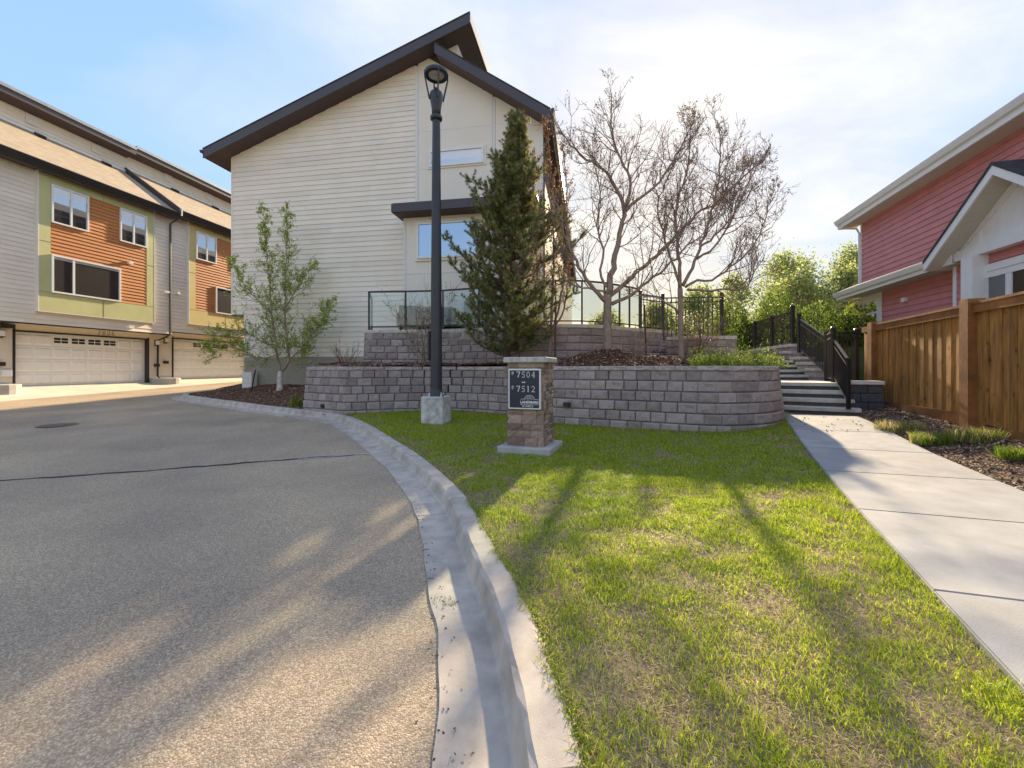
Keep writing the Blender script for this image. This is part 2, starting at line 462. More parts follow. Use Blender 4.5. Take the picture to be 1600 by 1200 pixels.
def smooth_line(pts, step):
    """Catmull-Rom through 2-D/3-D points, resampled"""
    P = [np.array(p, float) for p in pts]; P = [2 * P[0] - P[1]] + P + [2 * P[-1] - P[-2]]
    out = []
    for i in range(1, len(P) - 2):
        a, b, c, d = P[i - 1:i + 3]
        for t in np.linspace(0, 1, 12, endpoint=False):
            out.append(0.5 * (2 * b + (c - a) * t + (2 * a - 5 * b + 4 * c - d) * t * t + (3 * b - a - 3 * c + d) * t ** 3))
    out.append(P[-2]); out = np.array(out)
    s = np.concatenate([[0], np.cumsum(np.linalg.norm(np.diff(out, axis=0), axis=1))])
    n = max(2, int(round(s[-1] / step)) + 1)
    q = np.linspace(0, s[-1], n)
    return np.stack([np.interp(q, s, out[:, k]) for k in range(out.shape[1])], 1)
def inside(px, py, poly):
    px = np.asarray(px); py = np.asarray(py); r = np.zeros(px.shape, bool)
    n = len(poly)
    for i in range(n):
        x0, y0 = poly[i]; x1, y1 = poly[(i + 1) % n]
        c = ((y0 > py) != (y1 > py)) & (px < (x1 - x0) * (py - y0) / ((y1 - y0) + 1e-12) + x0)
        r ^= c
    return r
def gz(x, y):        # lie of the land
    return 0.038 * np.maximum(0, np.asarray(y, float) - 6) + 0.045 * np.maximum(0, np.asarray(x, float) - 2) * np.clip((np.asarray(y, float) - 3) / 5, 0, 1)
def sheet(name, poly, step, zf, m, label=None, grow=0.0):
    P = np.array(poly); x0, y0 = P.min(0) - step; x1, y1 = P.max(0) + step
    nx, ny = int((x1 - x0) / step) + 1, int((y1 - y0) / step) + 1
    X, Y = np.meshgrid(x0 + np.arange(nx) * step, y0 + np.arange(ny) * step)
    Z = zf(X, Y)
    cx = X[:-1, :-1] + step / 2; cy = Y[:-1, :-1] + step / 2
    keep = inside(cx, cy, poly)
    if grow:
        k2 = keep.copy()
        for _ in range(int(round(grow / step))):
            k = k2.copy(); k2[1:] |= k[:-1]; k2[:-1] |= k[1:]; k2[:, 1:] |= k[:, :-1]; k2[:, :-1] |= k[:, 1:]
        keep = k2
    idx = np.arange(nx * ny).reshape(ny, nx)
    q = np.stack([idx[:-1, :-1][keep], idx[:-1, 1:][keep], idx[1:, 1:][keep], idx[1:, :-1][keep]], 1)
    used, inv = np.unique(q.ravel(), return_inverse=True)
    V = np.stack([X.ravel(), Y.ravel(), Z.ravel()], 1)[used]
    o = soup(name, V, inv.reshape(-1, 4), None, m)
    for p in o.data.polygons: p.use_smooth = True
    o["kind"] = "structure"
    if label: o["label"] = label
    return o

# ------------------------------------------------------------------ ground, road, kerb, path, beds
g_mb = MB().add([(-1500, -1500, -0.32), (1500, -1500, -0.32), (1500, 1500, -0.32), (-1500, 1500, -0.32)], [(0, 1, 2, 3)])
structure("ground", g_mb, mat("far_ground", (0.24, 0.22, 0.14), 0.95, 0.3, 0.05), "flat ground reaching to the horizon")

road_poly = [(-30, -30), (14, -30), (14, -4), (6, 9), (-3, 12), (-9.5, 16), (-9, 32), (-30, 32)]
road = sheet("road", road_poly, 0.5, lambda x, y: gz(np.minimum(x, 2), y) - 0.13, MATS["asphalt"], "worn tan asphalt road curving past the lawn")

KI = smooth_line([(.30, -7), (.34, -3), (.33, 0), (.229, 1.40), (.087, 2.33), (-.088, 2.97), (-.272, 3.65), (-.53, 4.50), (-1.24, 6.10), (-1.97, 7.35),
                  (-3.15, 9.25), (-4.2, 10.55), (-5.6, 11.45), (-7.01, 12.30), (-8.65, 13.38), (-10.3, 14.45), (-11.5, 15.3), (-12.05, 16.2), (-11.95, 17.3), (-11.4, 18.6), (-10.6, 21.5)], 0.12)
KT = np.gradient(KI, axis=0); KT /= np.linalg.norm(KT, axis=1)[:, None]
KN = np.stack([-KT[:, 1], KT[:, 0]], 1)            # towards the road
kerb = bpy.data.objects.new("kerb", None); COL.objects.link(kerb); kerb["kind"] = "structure"
kerb["label"] = "pale concrete kerb and gutter curving along the lawn"
prof = [(0, -.14), (-.005, .006), (.02, .016), (.145, .012), (.168, -.006), (.195, -.095), (.215, -.1225), (.35, -.127), (.485, -.119), (.485, -.17)]
i0 = 0
joints = list(range(20, len(KI) - 1, 25)) + [len(KI) - 1]
for j in joints:
    mb = MB(); idx = list(range(i0, j + 1)); n = len(prof)
    for a, i in enumerate(idx):
        sh = 0.0
        p = KI[i].copy()
        if a == 0 and i0: p = p + KT[i] * 0.006
        if a == len(idx) - 1 and j < len(KI) - 1: p = p - KT[i] * 0.006
        for q, (o, z) in enumerate(prof):
            w = 0.004 * math.sin(i * 1.7 + q * 2.1) if q in (2, 3, 4, 5) else 0
            x, y = p + KN[i] * (o + w + (0.012 * math.sin(i * 0.9) * math.sin(i * 0.37) if q >= 8 else 0))
            mb.v.append((x, y, float(gz(min(p[0], 2), p[1])) + z))
    for a in range(len(idx) - 1):
        for q in range(n - 1):
            mb.f.append((a * n + q, (a + 1) * n + q, (a + 1) * n + q + 1, a * n + q + 1))
    mb.f.append(tuple(range(n))); mb.f.append(tuple(range((len(idx)) * n - 1, (len(idx) - 1) * n - 1, -1)))
    o = part("kerb_section", mb, KERBM, kerb)
    i0 = j

# tar-sealed seam and manhole in the road
def road_strip(pts, w, z, m, name, parent=None):
    P = smooth_line(pts, 0.12); T = np.gradient(P, axis=0); T /= np.linalg.norm(T, axis=1)[:, None]
    mb = MB()
    for i, (p, t) in enumerate(zip(P, T)):
        ww = w * (0.75 + 0.35 * math.sin(i * .8) * math.sin(i * 0.31 + 1)); nn = np.array([-t[1], t[0]])
        jg = 0.015 * math.sin(i * 0.9) + .01 * math.sin(i * 2.3)
        for s in (-.5, .5):
            x, y = p + nn * (s * ww + jg); mb.v.append((x, y, float(gz(min(x, 2), y)) - 0.13 + z))
    mb.f = [(2 * i, 2 * i + 1, 2 * i + 3, 2 * i + 2) for i in range(len(P) - 1)]
    return part(name, mb, m, parent)
road_strip([(-2.55, 6.95), (-3.4, 6.65), (-4.6, 6.2), (-6.3, 5.55), (-8.6, 4.7), (-12, 3.4)], 0.085, 0.005, TAR, "sealed_seam", road)
road_strip([(-1.95, 7.1), (-2.3, 7.0), (-2.75, 6.86), (-3.3, 6.62)], 0.05, 0.009, mat("faded_white_paint", (0.5, 0.49, 0.47), 0.9, 0.3, 12), "paint_smear", road)
mh = thing("manhole_cover", "round rusty cast-iron manhole cover set in the road", "manhole", (-10.3, 9.75, float(gz(-10, 9.75)) - 0.126))
mb = MB().lathe([(0.36, 0.0), (0.36, 0.006), (0.34, 0.008)], n=28); part("rim", mb, IRON, mh)
for k in range(9):
    x = -0.26 + k * 0.065; h = math.sqrt(max(0.01, .3 ** 2 - x * x))
    part("rib", MB().box(x - .015, x + .015, -h, h, 0.0085, 0.016), IRON, mh)

# apron in front of the left garages
TH = R(10.1)
LD = np.array([math.sin(TH), math.cos(TH)]); LN = np.array([math.cos(TH), -math.sin(TH)]); LB = np.array([-17.6, 20.8])
mb = MB(); ns = 24
for i in range(ns + 1):
    s = -9 + i * 0.9
    p0 = LB + LD * s - LN * 0.15; p1 = LB + LD * s + LN * 1.5
    z1 = float(gz(p1[0], p1[1])) - 0.124
    mb.v += [(p0[0], p0[1], max(z1 + .03, 0.62 if s < .6 else 0.74)), (p1[0], p1[1], z1), (p1[0], p1[1], z1 - .1)]
for i in range(ns):
    a = 3 * i; mb.f += [(a, a + 3, a + 4, a + 1), (a + 1, a + 4, a + 5, a + 2)]
structure("driveway_apron", mb, APRON, "pale concrete apron in front of the garage doors")

# lawn
WALL = [(-5.6, 11.46), (-4.13, 10.5), (-2.9, 10.98), (-1.6, 11.2), (-.2, 10.45), (.89, 9.25), (2.07, 8.62), (3.12, 8.03), (3.75, 7.78), (4.54, 7.92), (5.25, 8.4), (5.72, 9.0), (6.15, 9.8), (6.45, 10.8)]
ki_front = [tuple(p) for p in KI if p[1] < 10.55 and p[0] > -4.5]
def pathL(y): return 2.04 + .50 * (y - 1.71)
def pathR(y): return 5.15 + .42 * (y - 4.32)
lawn_poly = ki_front + [(-4.13, 10.6), (-2.9, 11.05), (-1.6, 11.3), (-.2, 10.55), (.95, 9.35), (2.1, 8.72), (3.2, 8.1), (4.5, 8.0), (5.5, 8.75), (pathL(8.9), 8.9), (pathL(-7), -7)]
lawn = sheet("lawn", lawn_poly, 0.1, lambda x, y: gz(x, y) - 0.012 + 0.008 * np.sin(x * 5) * np.sin(y * 4.3), SOIL, "patchy spring lawn between kerb and path", grow=0.1)

# path slabs
path = bpy.data.objects.new("path", None); COL.objects.link(path); path["kind"] = "structure"; path["label"] = "pale concrete walkway leading to the steps"
dvec = np.array([.447, .894])
cuts = [-6.5, -4.6, -2.7, -0.9, 0.75, 2.35, 3.75, 5.1, 6.35, 7.55, 8.95]
for a, b in zip(cuts[:-1], cuts[1:]):
    c = []
    for (y, inset) in ((a, .004), (b, -.004)):
        yl = y + .12 + inset; yr = y - .42 + inset
        if y > 8.9: yl, yr = 9.35, 8.55
        c.append(((pathL(yl), yl), (pathR(yr), yr)))
    ring = [c[0][0], c[0][1], c[1][1], c[1][0]]
    bm = bmesh.new()
    vsb = [bm.verts.new((x, y, float(gz(x, y)) - .11)) for x, y in ring]; vst = [bm.verts.new((x, y, float(gz(x, y)) + .03)) for x, y in ring]
    bm.faces.new(vsb[::-1]); bm.faces.new(vst)
    for i in range(4): bm.faces.new((vsb[i], vsb[(i + 1) % 4], vst[(i + 1) % 4], vst[i]))
    bmesh.ops.bevel(bm, geom=[e for e in bm.edges if all(v in vst for v in e.verts)], offset=0.008, segments=2, affect='EDGES')
    me = bpy.data.meshes.new("slab"); bm.to_mesh(me); bm.free(); me.materials.append(CONCP); link("slab", me, path)

# right-hand bed up to the wood fence
def fenceX(y): return 7.4 + .35 * (y - 6.96)
def bedR(x, y):
    a = pathR(y) - .1; b = fenceX(y)
    t = np.clip((x - a) / (b - a), 0, 1); t = t * t * (3 - 2 * t)
    zf = 0.28 + .055 * np.clip(y - 5.5, 0, 4)
    base = gz(np.minimum(x, a), y)
    return base - .01 + (np.maximum(zf, base) - base) * t + 0.018 * np.sin(x * 9 + y * 3) * np.sin(y * 7)
bedr_poly = [(pathR(-6), -6), (pathR(8.6), 8.6), (fenceX(10.3), 10.3), (fenceX(-6) + .6, -6)]
sheet("mulch_bed", bedr_poly, 0.12, bedR, MULCH, "strip of shredded bark mulch between path and wood fence", grow=0.24)
# left bed round the birch
def kd(x, y):
    x = np.asarray(x); y = np.asarray(y); d = np.full(x.shape, 1e9)
    for p in KI[::3]: d = np.minimum(d, (x - p[0]) ** 2 + (y - p[1]) ** 2)
    return np.sqrt(d)
def bedL(x, y):
    t = np.clip(kd(x, y) / 2.0, 0, 1); t = t * t * (3 - 2 * t)
    return gz(x, y) - .02 + .36 * t + 0.02 * np.sin(x * 6) * np.sin(y * 5)
ki_bed = [tuple(p) for p in KI if p[0] < -3.9 and p[1] > 10.3]
bedl_poly = ki_bed + [(-9.0, 21.5), (-9.5, 16.3), (-5.0, 15.5), (-4.4, 11.2)]
sheet("mulch_bed", bedl_poly, 0.15, bedL, MULCH, "island of dark bark mulch around the birch tree", grow=0.15)
# raised bed between the two walls
UPW = [(-4.47, 12.87), (-3.3, 12.8), (-2.07, 12.62), (-.3, 11.9), (1.1, 11.2), (2.2, 11.3), (3.1, 11.9), (3.9, 12.5), (5.1, 13.3)]
def bedU(x, y):
    z = 1.27 + .05 * np.clip(y - 9, 0, 4)
    z = z + .42 * np.exp(-((x - 2.25) ** 2 + (y - 10.2) ** 2) / .9) + .22 * np.exp(-((x - 3.9) ** 2 + (y - 10.4) ** 2) / .8) + .12 * np.exp(-((x - .3) ** 2 + (y - 10.9) ** 2) / 1.0)
    return z + .02 * np.sin(x * 7) * np.sin(y * 6)
bedu_poly = [(-5.3, 11.6), (-4.1, 10.72), (-2.9, 11.15), (-1.6, 11.42), (-.15, 10.65), (.95, 9.45), (2.1, 8.84), (3.2, 8.25), (3.8, 8.02), (4.5, 8.15), (5.15, 8.6), (5.6, 9.2), (6.0, 9.9), (6.3, 10.9), (6.2, 12.6), (5.2, 13.5), (-4.4, 13.4), (-4.6, 15.3), (-5.2, 15.4)]
sheet("mulch_bed", bedu_poly, 0.12, bedU, MULCH, "raised bed of reddish bark mulch between the two block walls")

# patio terrace, walkway and rising ground behind
pat = [(p[0], p[1] + .12) for p in UPW] + [(5.4, 14.2), (5.0, 40), (-3, 16.2), (-4.35, 15.8)]
mb = MB().prism(pat, 1.1, 2.42, 'z'); structure("patio", mb, CONC, "raised concrete patio behind the upper wall")
mb = MB().box(5.4, 9.0, 13.83, 40, 0.2, 1.57); structure("upper_walkway", mb, CONCP, "upper concrete walkway beyond the steps")
mb = MB().prism([(9.05, 14.1), (10.6, 20), (12.5, 40), (80, 40), (80, 20), (14, 20), (11.5, 14)], -.3, 2.0, 'z')
structure("terrace_ground", mb, mat("terrace_grass", (0.10, 0.12, 0.04), 0.95, 0.3, 4), "raised grassy ground behind the metal fence")
mb = MB().add([(-60, 40, 2.0), (200, 40, 2.0), (200, 160, 3.0), (-60, 160, 3.0), (-60, 40, -.3), (200, 40, -.3)], [(0, 1, 2, 3), (4, 5, 1, 0)])
structure("far_terrain", mb, MATS["terrace_grass"], "gently rising ground far behind the houses")

# ------------------------------------------------------------------ block retaining walls
def block_mesh(seed, h, d=0.22, rough=0.0075, cham=0.028):
    g = np.random.default_rng(seed); mb = MB()
    nx, nz = 7, 5
    xs = np.array([-.5, -.44, -.22, 0, .22, .44, .5]); zs = np.array([0, .13, .5, .87, 1.0]) * h
    for j in range(nz):
        for i in range(nx):
            e = (i in (0, nx - 1)) + (j in (0, nz - 1))
            y = (cham if e else 0) + g.normal() * rough * (0.5 if e else 1)
            mb.v.append((xs[i] + (0 if i in (0, nx - 1) else g.normal() * .015), y, zs[j] + (0 if j in (0, nz - 1) else g.normal() * .004)))
    for j in range(nz - 1):
        for i in range(nx - 1):
            a = j * nx + i
            mb.f += [(a, a + 1, a + nx + 1), (a, a + nx + 1, a + nx)] if g.random() < .5 else [(a, a + 1, a + nx), (a + 1, a + nx + 1, a + nx)]
    o = len(mb.v)
    mb.v += [(-.5, d, 0), (.5, d, 0), (.5, d, h), (-.5, d, h)]
    top = [(nz - 1) * nx + i for i in range(nx)]; bot = list(range(nx))
    mb.f.append(tuple(top) + (o + 2, o + 3)); mb.f.append(tuple(bot[::-1]) + (o, o + 1))
    mb.f.append(tuple(j * nx for j in range(nz - 1, -1, -1)) + (o, o + 3)); mb.f.append(tuple(j * nx + nx - 1 for j in range(nz)) + (o + 2, o + 1))
    return mb
BM = [block_mesh(s, .194).mesh("block", BLOCKM) for s in range(9)]
CM = [block_mesh(50 + s, .088, .27, .006, .012).mesh("cap_block", CAPM) for s in range(5)]
LM = [block_mesh(70 + s, .095, .28, .004, .012).mesh("cap_block", LCAP) for s in range(4)]
def lay_wall(parent, pts, z_top, courses, blen, caps, cap_h, cap_len, smooth=True, z0=None, batter=.02, corner_split=None, bmin=None):
    segs = [pts] if corner_split is None else [pts[:corner_split + 1], pts[corner_split:]]
    for sgi, sg in enumerate(segs):
        P = smooth_line(sg, .03) if len(sg) > 2 else np.array([np.array(sg[0]) + (np.array(sg[1]) - np.array(sg[0])) * t for t in np.linspace(0, 1, 60)])
        T = np.gradient(P, axis=0); T /= np.linalg.norm(T, axis=1)[:, None]
        OUT = np.stack([T[:, 1], -T[:, 0]], 1)
        S = np.concatenate([[0], np.cumsum(np.linalg.norm(np.diff(P, axis=0), axis=1))])
        def at(s):
            x = np.interp(s, S, P[:, 0]); y = np.interp(s, S, P[:, 1])
            ox = np.interp(s, S, OUT[:, 0]); oy = np.interp(s, S, OUT[:, 1]); return np.array([x, y]), np.array([ox, oy]) / math.hypot(ox, oy)
        for k in range(courses + 1):
            cap = k == 0
            zt = z_top if cap else z_top - cap_h - (k - 1) * .2
            h = cap_h if cap else .2
            L = cap_len if cap else blen
            off = -batter * (courses - k) + (.025 if cap else 0)
            s = 0.0 if (k % 2 == 0) else -L * random.uniform(.35, .6)
            while s < S[-1] - .02:
                l = L * random.uniform(.82, 1.18)
                a, b = max(s, 0), min(s + l, S[-1])
                if S[-1] - b < .12: b = S[-1]; l = b - s
                if b - a > .04:
                    p, o = at((a + b) / 2); p = p + o * (off + random.uniform(-.006, .006))
                    me = random.choice(caps if cap else BM)
                    ob = link("cap_block" if cap else "block", me, parent, (p[0], p[1], zt - h + .003), math.atan2(o[0], -o[1]) * 1.0 + random.uniform(-.012, .012), (b - a - .007, 1, 1))
                s = s + l
lw = thing("retaining_wall", "long lower wall of grey split-face blocks curving behind the lawn", "retaining wall")
lay_wall(lw, WALL, 1.35, 6, .315, CM, .09, .47, corner_split=1)
uw = thing("retaining_wall", "upper grey block wall with pale cap under the glass railing", "retaining wall")
lay_wall(uw, UPW, 2.47, 5, .36, LM, .1, .55)
lay_wall(uw, [(-4.75, 15.2), (-4.62, 14.0), (-4.47, 12.9)], 2.47, 5, .36, LM, .1, .55)
sw = thing("retaining_wall", "short low block wall with pale cap beside the metal stair fence", "retaining wall")
lay_wall(sw, [(4.25, 11.95), (4.6, 11.55), (5.3, 11.42), (6.0, 11.38)], 2.17, 4, .36, LM, .09, .55)
lay_wall(sw, [(6.0, 11.4), (6.05, 12.0), (6.1, 13.2)], 2.17, 4, .36, LM, .09, .55)
mb = MB().prism([(4.5, 11.75), (5.9, 11.55), (5.95, 13.6), (5.0, 13.6)], .9, 2.08, 'z'); part("soil_fill", mb, MULCH, sw)
# dark cores behind the faces so that joints read as joints
def core(parent, pts, z0, z1, d0=.10, d1=.3):
    P = smooth_line(pts, .2); T = np.gradient(P, axis=0); T /= np.linalg.norm(T, axis=1)[:, None]; OUT = np.stack([T[:, 1], -T[:, 0]], 1)
    mb = MB()
    for p, o in zip(P, OUT):
        a = p - o * (d0 + .06); b = p - o * d1
        mb.v += [(a[0], a[1], z0), (a[0], a[1], z1), (b[0], b[1], z1), (b[0], b[1], z0)]
    for i in range(len(P) - 1):
        q = 4 * i; mb.f += [(q, q + 4, q + 5, q + 1), (q + 1, q + 5, q + 6, q + 2), (q + 2, q + 6, q + 7, q + 3)]
    part("core", mb, MORTAR, parent)
core(lw, WALL[:2], 0, 1.25, .1, .2); core(lw, WALL[1:], -.05, 1.25, .14, .2); core(uw, UPW, 1.2, 2.36, .10, .25)
dh = part("drain_hole", MB().box(-.06, .06, -.012, .1, 0, .09), BLACKM, lw); dh.location = (1.13, 9.0, .50); dh.rotation_euler = (0, 0, R(-33))
dh = part("drain_hole", MB().box(-.05, .05, -.012, .1, 0, .09), BLACKM, lw); dh.location = (-4.85, 10.955, .30); dh.rotation_euler = (0, 0, R(-33))

# ------------------------------------------------------------------ steps
RISER = mat("shaded_riser_block", (0.13, 0.115, 0.105), .95, .25, 20, .8, 80)  # recess shade under the treads put into the riser colour
stairs = thing("stairs", "two flights of pale concrete slab steps climbing past the curved wall", "stairs")
SA = np.array([math.sin(R(31)), math.cos(R(31))]); SC = np.array([SA[1], -SA[0]])
R1 = np.array([7.27, 8.95])
ends = [0.02, -.05, -.18, -.26]
for k in range(4):
    zt = .46 + .17 * k
    r = R1 + SA * .33 * k + SC * ends[k]; l = R1 + SA * .33 * k - SC * 1.75
    dep = .45 if k < 3 else 3.6
    q = [l, r, r + SA * dep, l + SA * dep]
    bm = bmesh.new()
    a = [bm.verts.new((x, y, zt - .085)) for x, y in q]; b = [bm.verts.new((x, y, zt)) for x, y in q]
    bm.faces.new(a[::-1]); bm.faces.new(b)
    for i in range(4): bm.faces.new((a[i], a[(i + 1) % 4], b[(i + 1) % 4], b[i]))
    bmesh.ops.bevel(bm, geom=bm.edges[:], offset=.008, segments=1, affect='EDGES')
    me = bpy.data.meshes.new("tread"); bm.to_mesh(me); bm.free(); me.materials.append(LCAP); link("tread", me, stairs)
    i_ = SA * .045
    q2 = [l + i_, r + i_ - SC * .03, r + SA * dep - SC * .03, l + SA * dep]
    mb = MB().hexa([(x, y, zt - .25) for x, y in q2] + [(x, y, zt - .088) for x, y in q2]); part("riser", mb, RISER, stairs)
for k in range(4):
    zt = 1.12 + .15 * k; y = 12.5 + .335 * k
    part("tread", MB().cbox(6.3, 8.8 + .02 * k, y, y + (.42 if k < 3 else 1.2), zt - .075, zt, .008), LCAP, stairs)
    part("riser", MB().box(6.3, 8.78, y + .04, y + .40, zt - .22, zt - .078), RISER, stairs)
# side walls of the steps
bw = thing("retaining_wall", "stepped block cheek wall with pale caps right of the upper steps", "retaining wall")
for k, (y0, y1, zt, x0, x1) in enumerate(((12.2, 12.72, 1.32, 8.62, 9.05), (12.7, 13.22, 1.50, 8.72, 9.35), (13.2, 13.72, 1.67, 8.86, 9.35), (13.7, 14.3, 1.87, 8.88, 9.35))):
    part("cap_block", MB().cbox(x0, x1, y0, y1, zt - .09, zt, .01), LCAP, bw)
    for c in range(int((zt - .09 - .9) / .19) + 1):
        z1 = zt - .094 - c * .19
        part("block", MB().cbox(x0 + .03, x1 - .03, y0 + .05, y1 - .01, z1 - .185, z1, .014), BLOCKM, bw)
cw = thing("retaining_wall", "short dark block pier with pale cap at the foot of the wood fence", "retaining wall")
cw.location = (7.62, 9.25, 0); cw.rotation_euler = (0, 0, R(-18))
part("cap_block", MB().cbox(-.28, .32, -.06, .5, .955, 1.035, .01), LCAP, cw)
for c in range(4):
    z1 = .952 - c * .19
    for x0, x1 in ((-.27, .03), (.036, .30 + .01 * c)) if c % 2 == 0 else ((-.27, -.1), (-.094, .31 + .01 * c)):
        part("block", MB().cbox(x0, x1, -.03 - .015 * c, .46, z1 - .184, z1, .016), mat("dark_block", (0.085, 0.082, 0.085), .92, .25, 16, .8, 70, rnd=.15), cw)
fw = thing("retaining_wall", "straight block wall with pale cap carrying the black picket fence", "retaining wall")
FA, FB = np.array([8.95, 13.75]), np.array([10.45, 20.3])
lay_wall(fw, [tuple(FB), tuple((FA + FB) / 2), tuple(FA)], 2.09, 3, .36, LM, .09, .55, batter=0)

# ------------------------------------------------------------------ house helpers (f maps along / outward / up to local space)
def fbox(mb, f, a0, a1, o0, o1, z0, z1):
    return mb.hexa([f(a0, o0, z0), f(a1, o0, z0), f(a1, o1, z0), f(a0, o1, z0), f(a0, o0, z1), f(a1, o0, z1), f(a1, o1, z1), f(a0, o1, z1)])
def fpart(name, parent, f, m, a0, a1, o0, o1, z0, z1, label=None):
    return part(name, fbox(MB(), f, a0, a1, o0, o1, z0, z1), m, parent, label=label)
def clap(parent, f, a0, a1, z0, z1, expo, m, clips=(), holes=(), plank=4.2, name="siding_plank", lap=.029):
    z = z0
    while z < z1 - .01:
        zt = min(z + expo, z1)
        iv = [(a0, a1)]
        for h0, h1, hz0, hz1 in holes:
            if z < hz1 - .01 and zt > hz0 + .01:
                nv = []
                for p, q in iv:
                    if h0 > p: nv.append((p, min(q, h0)))
                    if h1 < q: nv.append((max(p, h1), q))
                iv = [(p, q) for p, q in nv if q - p > .01]
        for p, q in iv:
            cutsv = [p]
            x = p + random.uniform(.3, 1) * plank
            while x < q - .5: cutsv.append(x); x += plank
            cutsv.append(q)
            for c0, c1 in zip(cutsv[:-1], cutsv[1:]):
                poly = [(c0 + .0015, z), (c1 - .0015, z), (c1 - .0015, zt), (c0 + .0015, zt)]
                for cl in clips: poly = clip_poly(poly, *cl)
                if len(poly) < 3: continue
                n = len(poly); mb = MB()
                mb.v = [f(a, lap - (lap - .006) * (b - z) / expo, b) for a, b in poly] + [f(a, -.01, b) for a, b in poly]
                mb.f = [tuple(range(n)), tuple(range(2 * n - 1, n - 1, -1))] + [(i, i + n, (i + 1) % n + n, (i + 1) % n) for i in range(n)]
                part(name, mb, m, parent)
        z = zt
def window(parent, f, a0, a1, z0, z1, o, fw=.06, mull=(), pane=None, fm=None, depth=.07, hmull=(), blind=0):
    mb = MB()
    fbox(mb, f, a0, a1, o, o + depth, z0, z0 + fw); fbox(mb, f, a0, a1, o, o + depth, z1 - fw, z1)
    fbox(mb, f, a0, a0 + fw, o, o + depth, z0 + fw, z1 - fw); fbox(mb, f, a1 - fw, a1, o, o + depth, z0 + fw, z1 - fw)
    for m_ in mull: fbox(mb, f, m_ - fw * .55, m_ + fw * .55, o, o + depth * .85, z0 + fw, z1 - fw)
    for m_ in hmull: fbox(mb, f, a0 + fw, a1 - fw, o, o + depth * .8, m_ - fw * .4, m_ + fw * .4)
    w = part("window", mb, fm or WHITE, parent)
    xs = [a0 + fw] + list(mull) + [a1 - fw]
    for i in range(len(xs) - 1):
        l = xs[i] + (fw * .55 if i else 0); r = xs[i + 1] - (fw * .55 if i < len(xs) - 2 else 0)
        zb_ = z1 - fw - blind * (z1 - z0 - 2 * fw) * (1 - .12 * (i % 2))
        part("pane", fbox(MB(), f, l, r, o + depth * .25, o + depth * .4, z0 + fw, zb_), (pane or PANE), w)
        if blind: part("pane", fbox(MB(), f, l, r, o + depth * .25, o + depth * .4, zb_, z1 - fw), BLIND, w)
    return w

# ------------------------------------------------------------------ main townhouse
F0 = (-3.31, 14.9, 0)
H = thing("townhouse", "tall cream-sided townhouse with dark steep gable roof behind the walls", "house", F0, -TH)
fm_ = lambda a, o, z: (a, -o, z)
DEP = 26.0
def zl(t): return 9.36 + (t + 8.05) * .3495          # top of left roof plane
def zr(t): return 12.04 - (t - .9) * .677            # top of right roof plane
RT = .34
# wall body behind the cladding
body = [(-7.36, 3.33), (-6.81, 3.33), (-6.81, 1.2), (4.36, 1.2), (4.36, zr(4.36) - RT - .02), (1.47, zr(1.47) - .15), (1.47, zl(1.47) - RT - .02), (-7.36, zl(-7.36) - RT - .02)]
part("wall", MB().prism([(a, z) for a, z in body], 0.0, DEP, 'y'), BROWNW, H)
part("foundation", MB().box(-6.80, 4.3, -.03, 3, -.2, 1.73), FOUND, H)
slope_l = (-.3495, 1, 9.36 + 8.05 * .3495 - RT)       # z <= zl - RT
slope_r = (.677, 1, 12.04 + .9 * .677 - RT)
clap(H, fm_, -7.36, -.04, 3.33, 12.4, .178, CREAM, clips=(slope_l,))
clap(H, fm_, -6.81, -.04, 1.73, 3.33, .178, CREAM)
fpart("corner_board", H, fm_, CREAM, -7.375, -7.30, -.1, .03, 3.33, zl(-7.36) - RT - .05)
fpart("corner_board", H, fm_, CREAM, -6.825, -6.75, -.1, .03, 1.73, 3.325)
fpart("overhang_soffit", H, fm_, SOFD, -7.37, -6.81, -8, .0, 3.29, 3.325)
fpart("trim", H, fm_, TRIMW, -.04, .06, 0, .03, 2.5, zl(0) - RT - .05)
# smooth panels to the right with seams
zs = [1.75, 6.6, 8.18, 9.47, 10.69, 12.6]
for (a0, a1) in ((.065, 2.70), (2.80, 4.36)):
    for z0, z1 in zip(zs[:-1], zs[1:]):
        poly = [(a0, z0 + .012), (a1, z0 + .012), (a1, z1 - .012), (a0, z1 - .012)]
        poly = clip_poly(clip_poly(poly, *slope_l), *slope_r) if z1 > 9 else poly
        if len(poly) >= 3: part("wall_panel", MB().prism(poly, -.016, .0, 'y'), CREAMP, H)
for z0 in zs[1:-1]:
    a1 = min(4.36, (12.04 + .9 * .677 - RT - z0) / .677)
    fpart("seam_trim", H, fm_, TRIMW, .065, a1 - .02, -.005, .010, z0 - .012, z0 + .012)
fpart("trim", H, fm_, TRIMW, 2.71, 2.79, 0, .022, 6.6, zr(2.75) - RT - .03)
fpart("trim", H, fm_, TRIMW, 4.30, 4.40, -.08, .026, 1.75, zr(4.4) - RT - .03)
# clerestory piece above the right roof
part("wall_panel", MB().prism([(.9, zr(.9) - .1), (1.47, zr(1.47)), (1.47, zl(1.47) - RT - .01), (.9, zl(.9) - RT - .01)], -.014, 0, 'y'), CREAMP, H)
fpart("trim", H, fm_, TRIMW, 1.42, 1.49, -.08, .022, zr(1.45) + .02, zl(1.45) - RT - .02)
part("wall_panel", MB().box(1.472, 1.49, .08, DEP, zr(1.47) + .02, zl(1.47) - RT - .02), TRIMW, H)
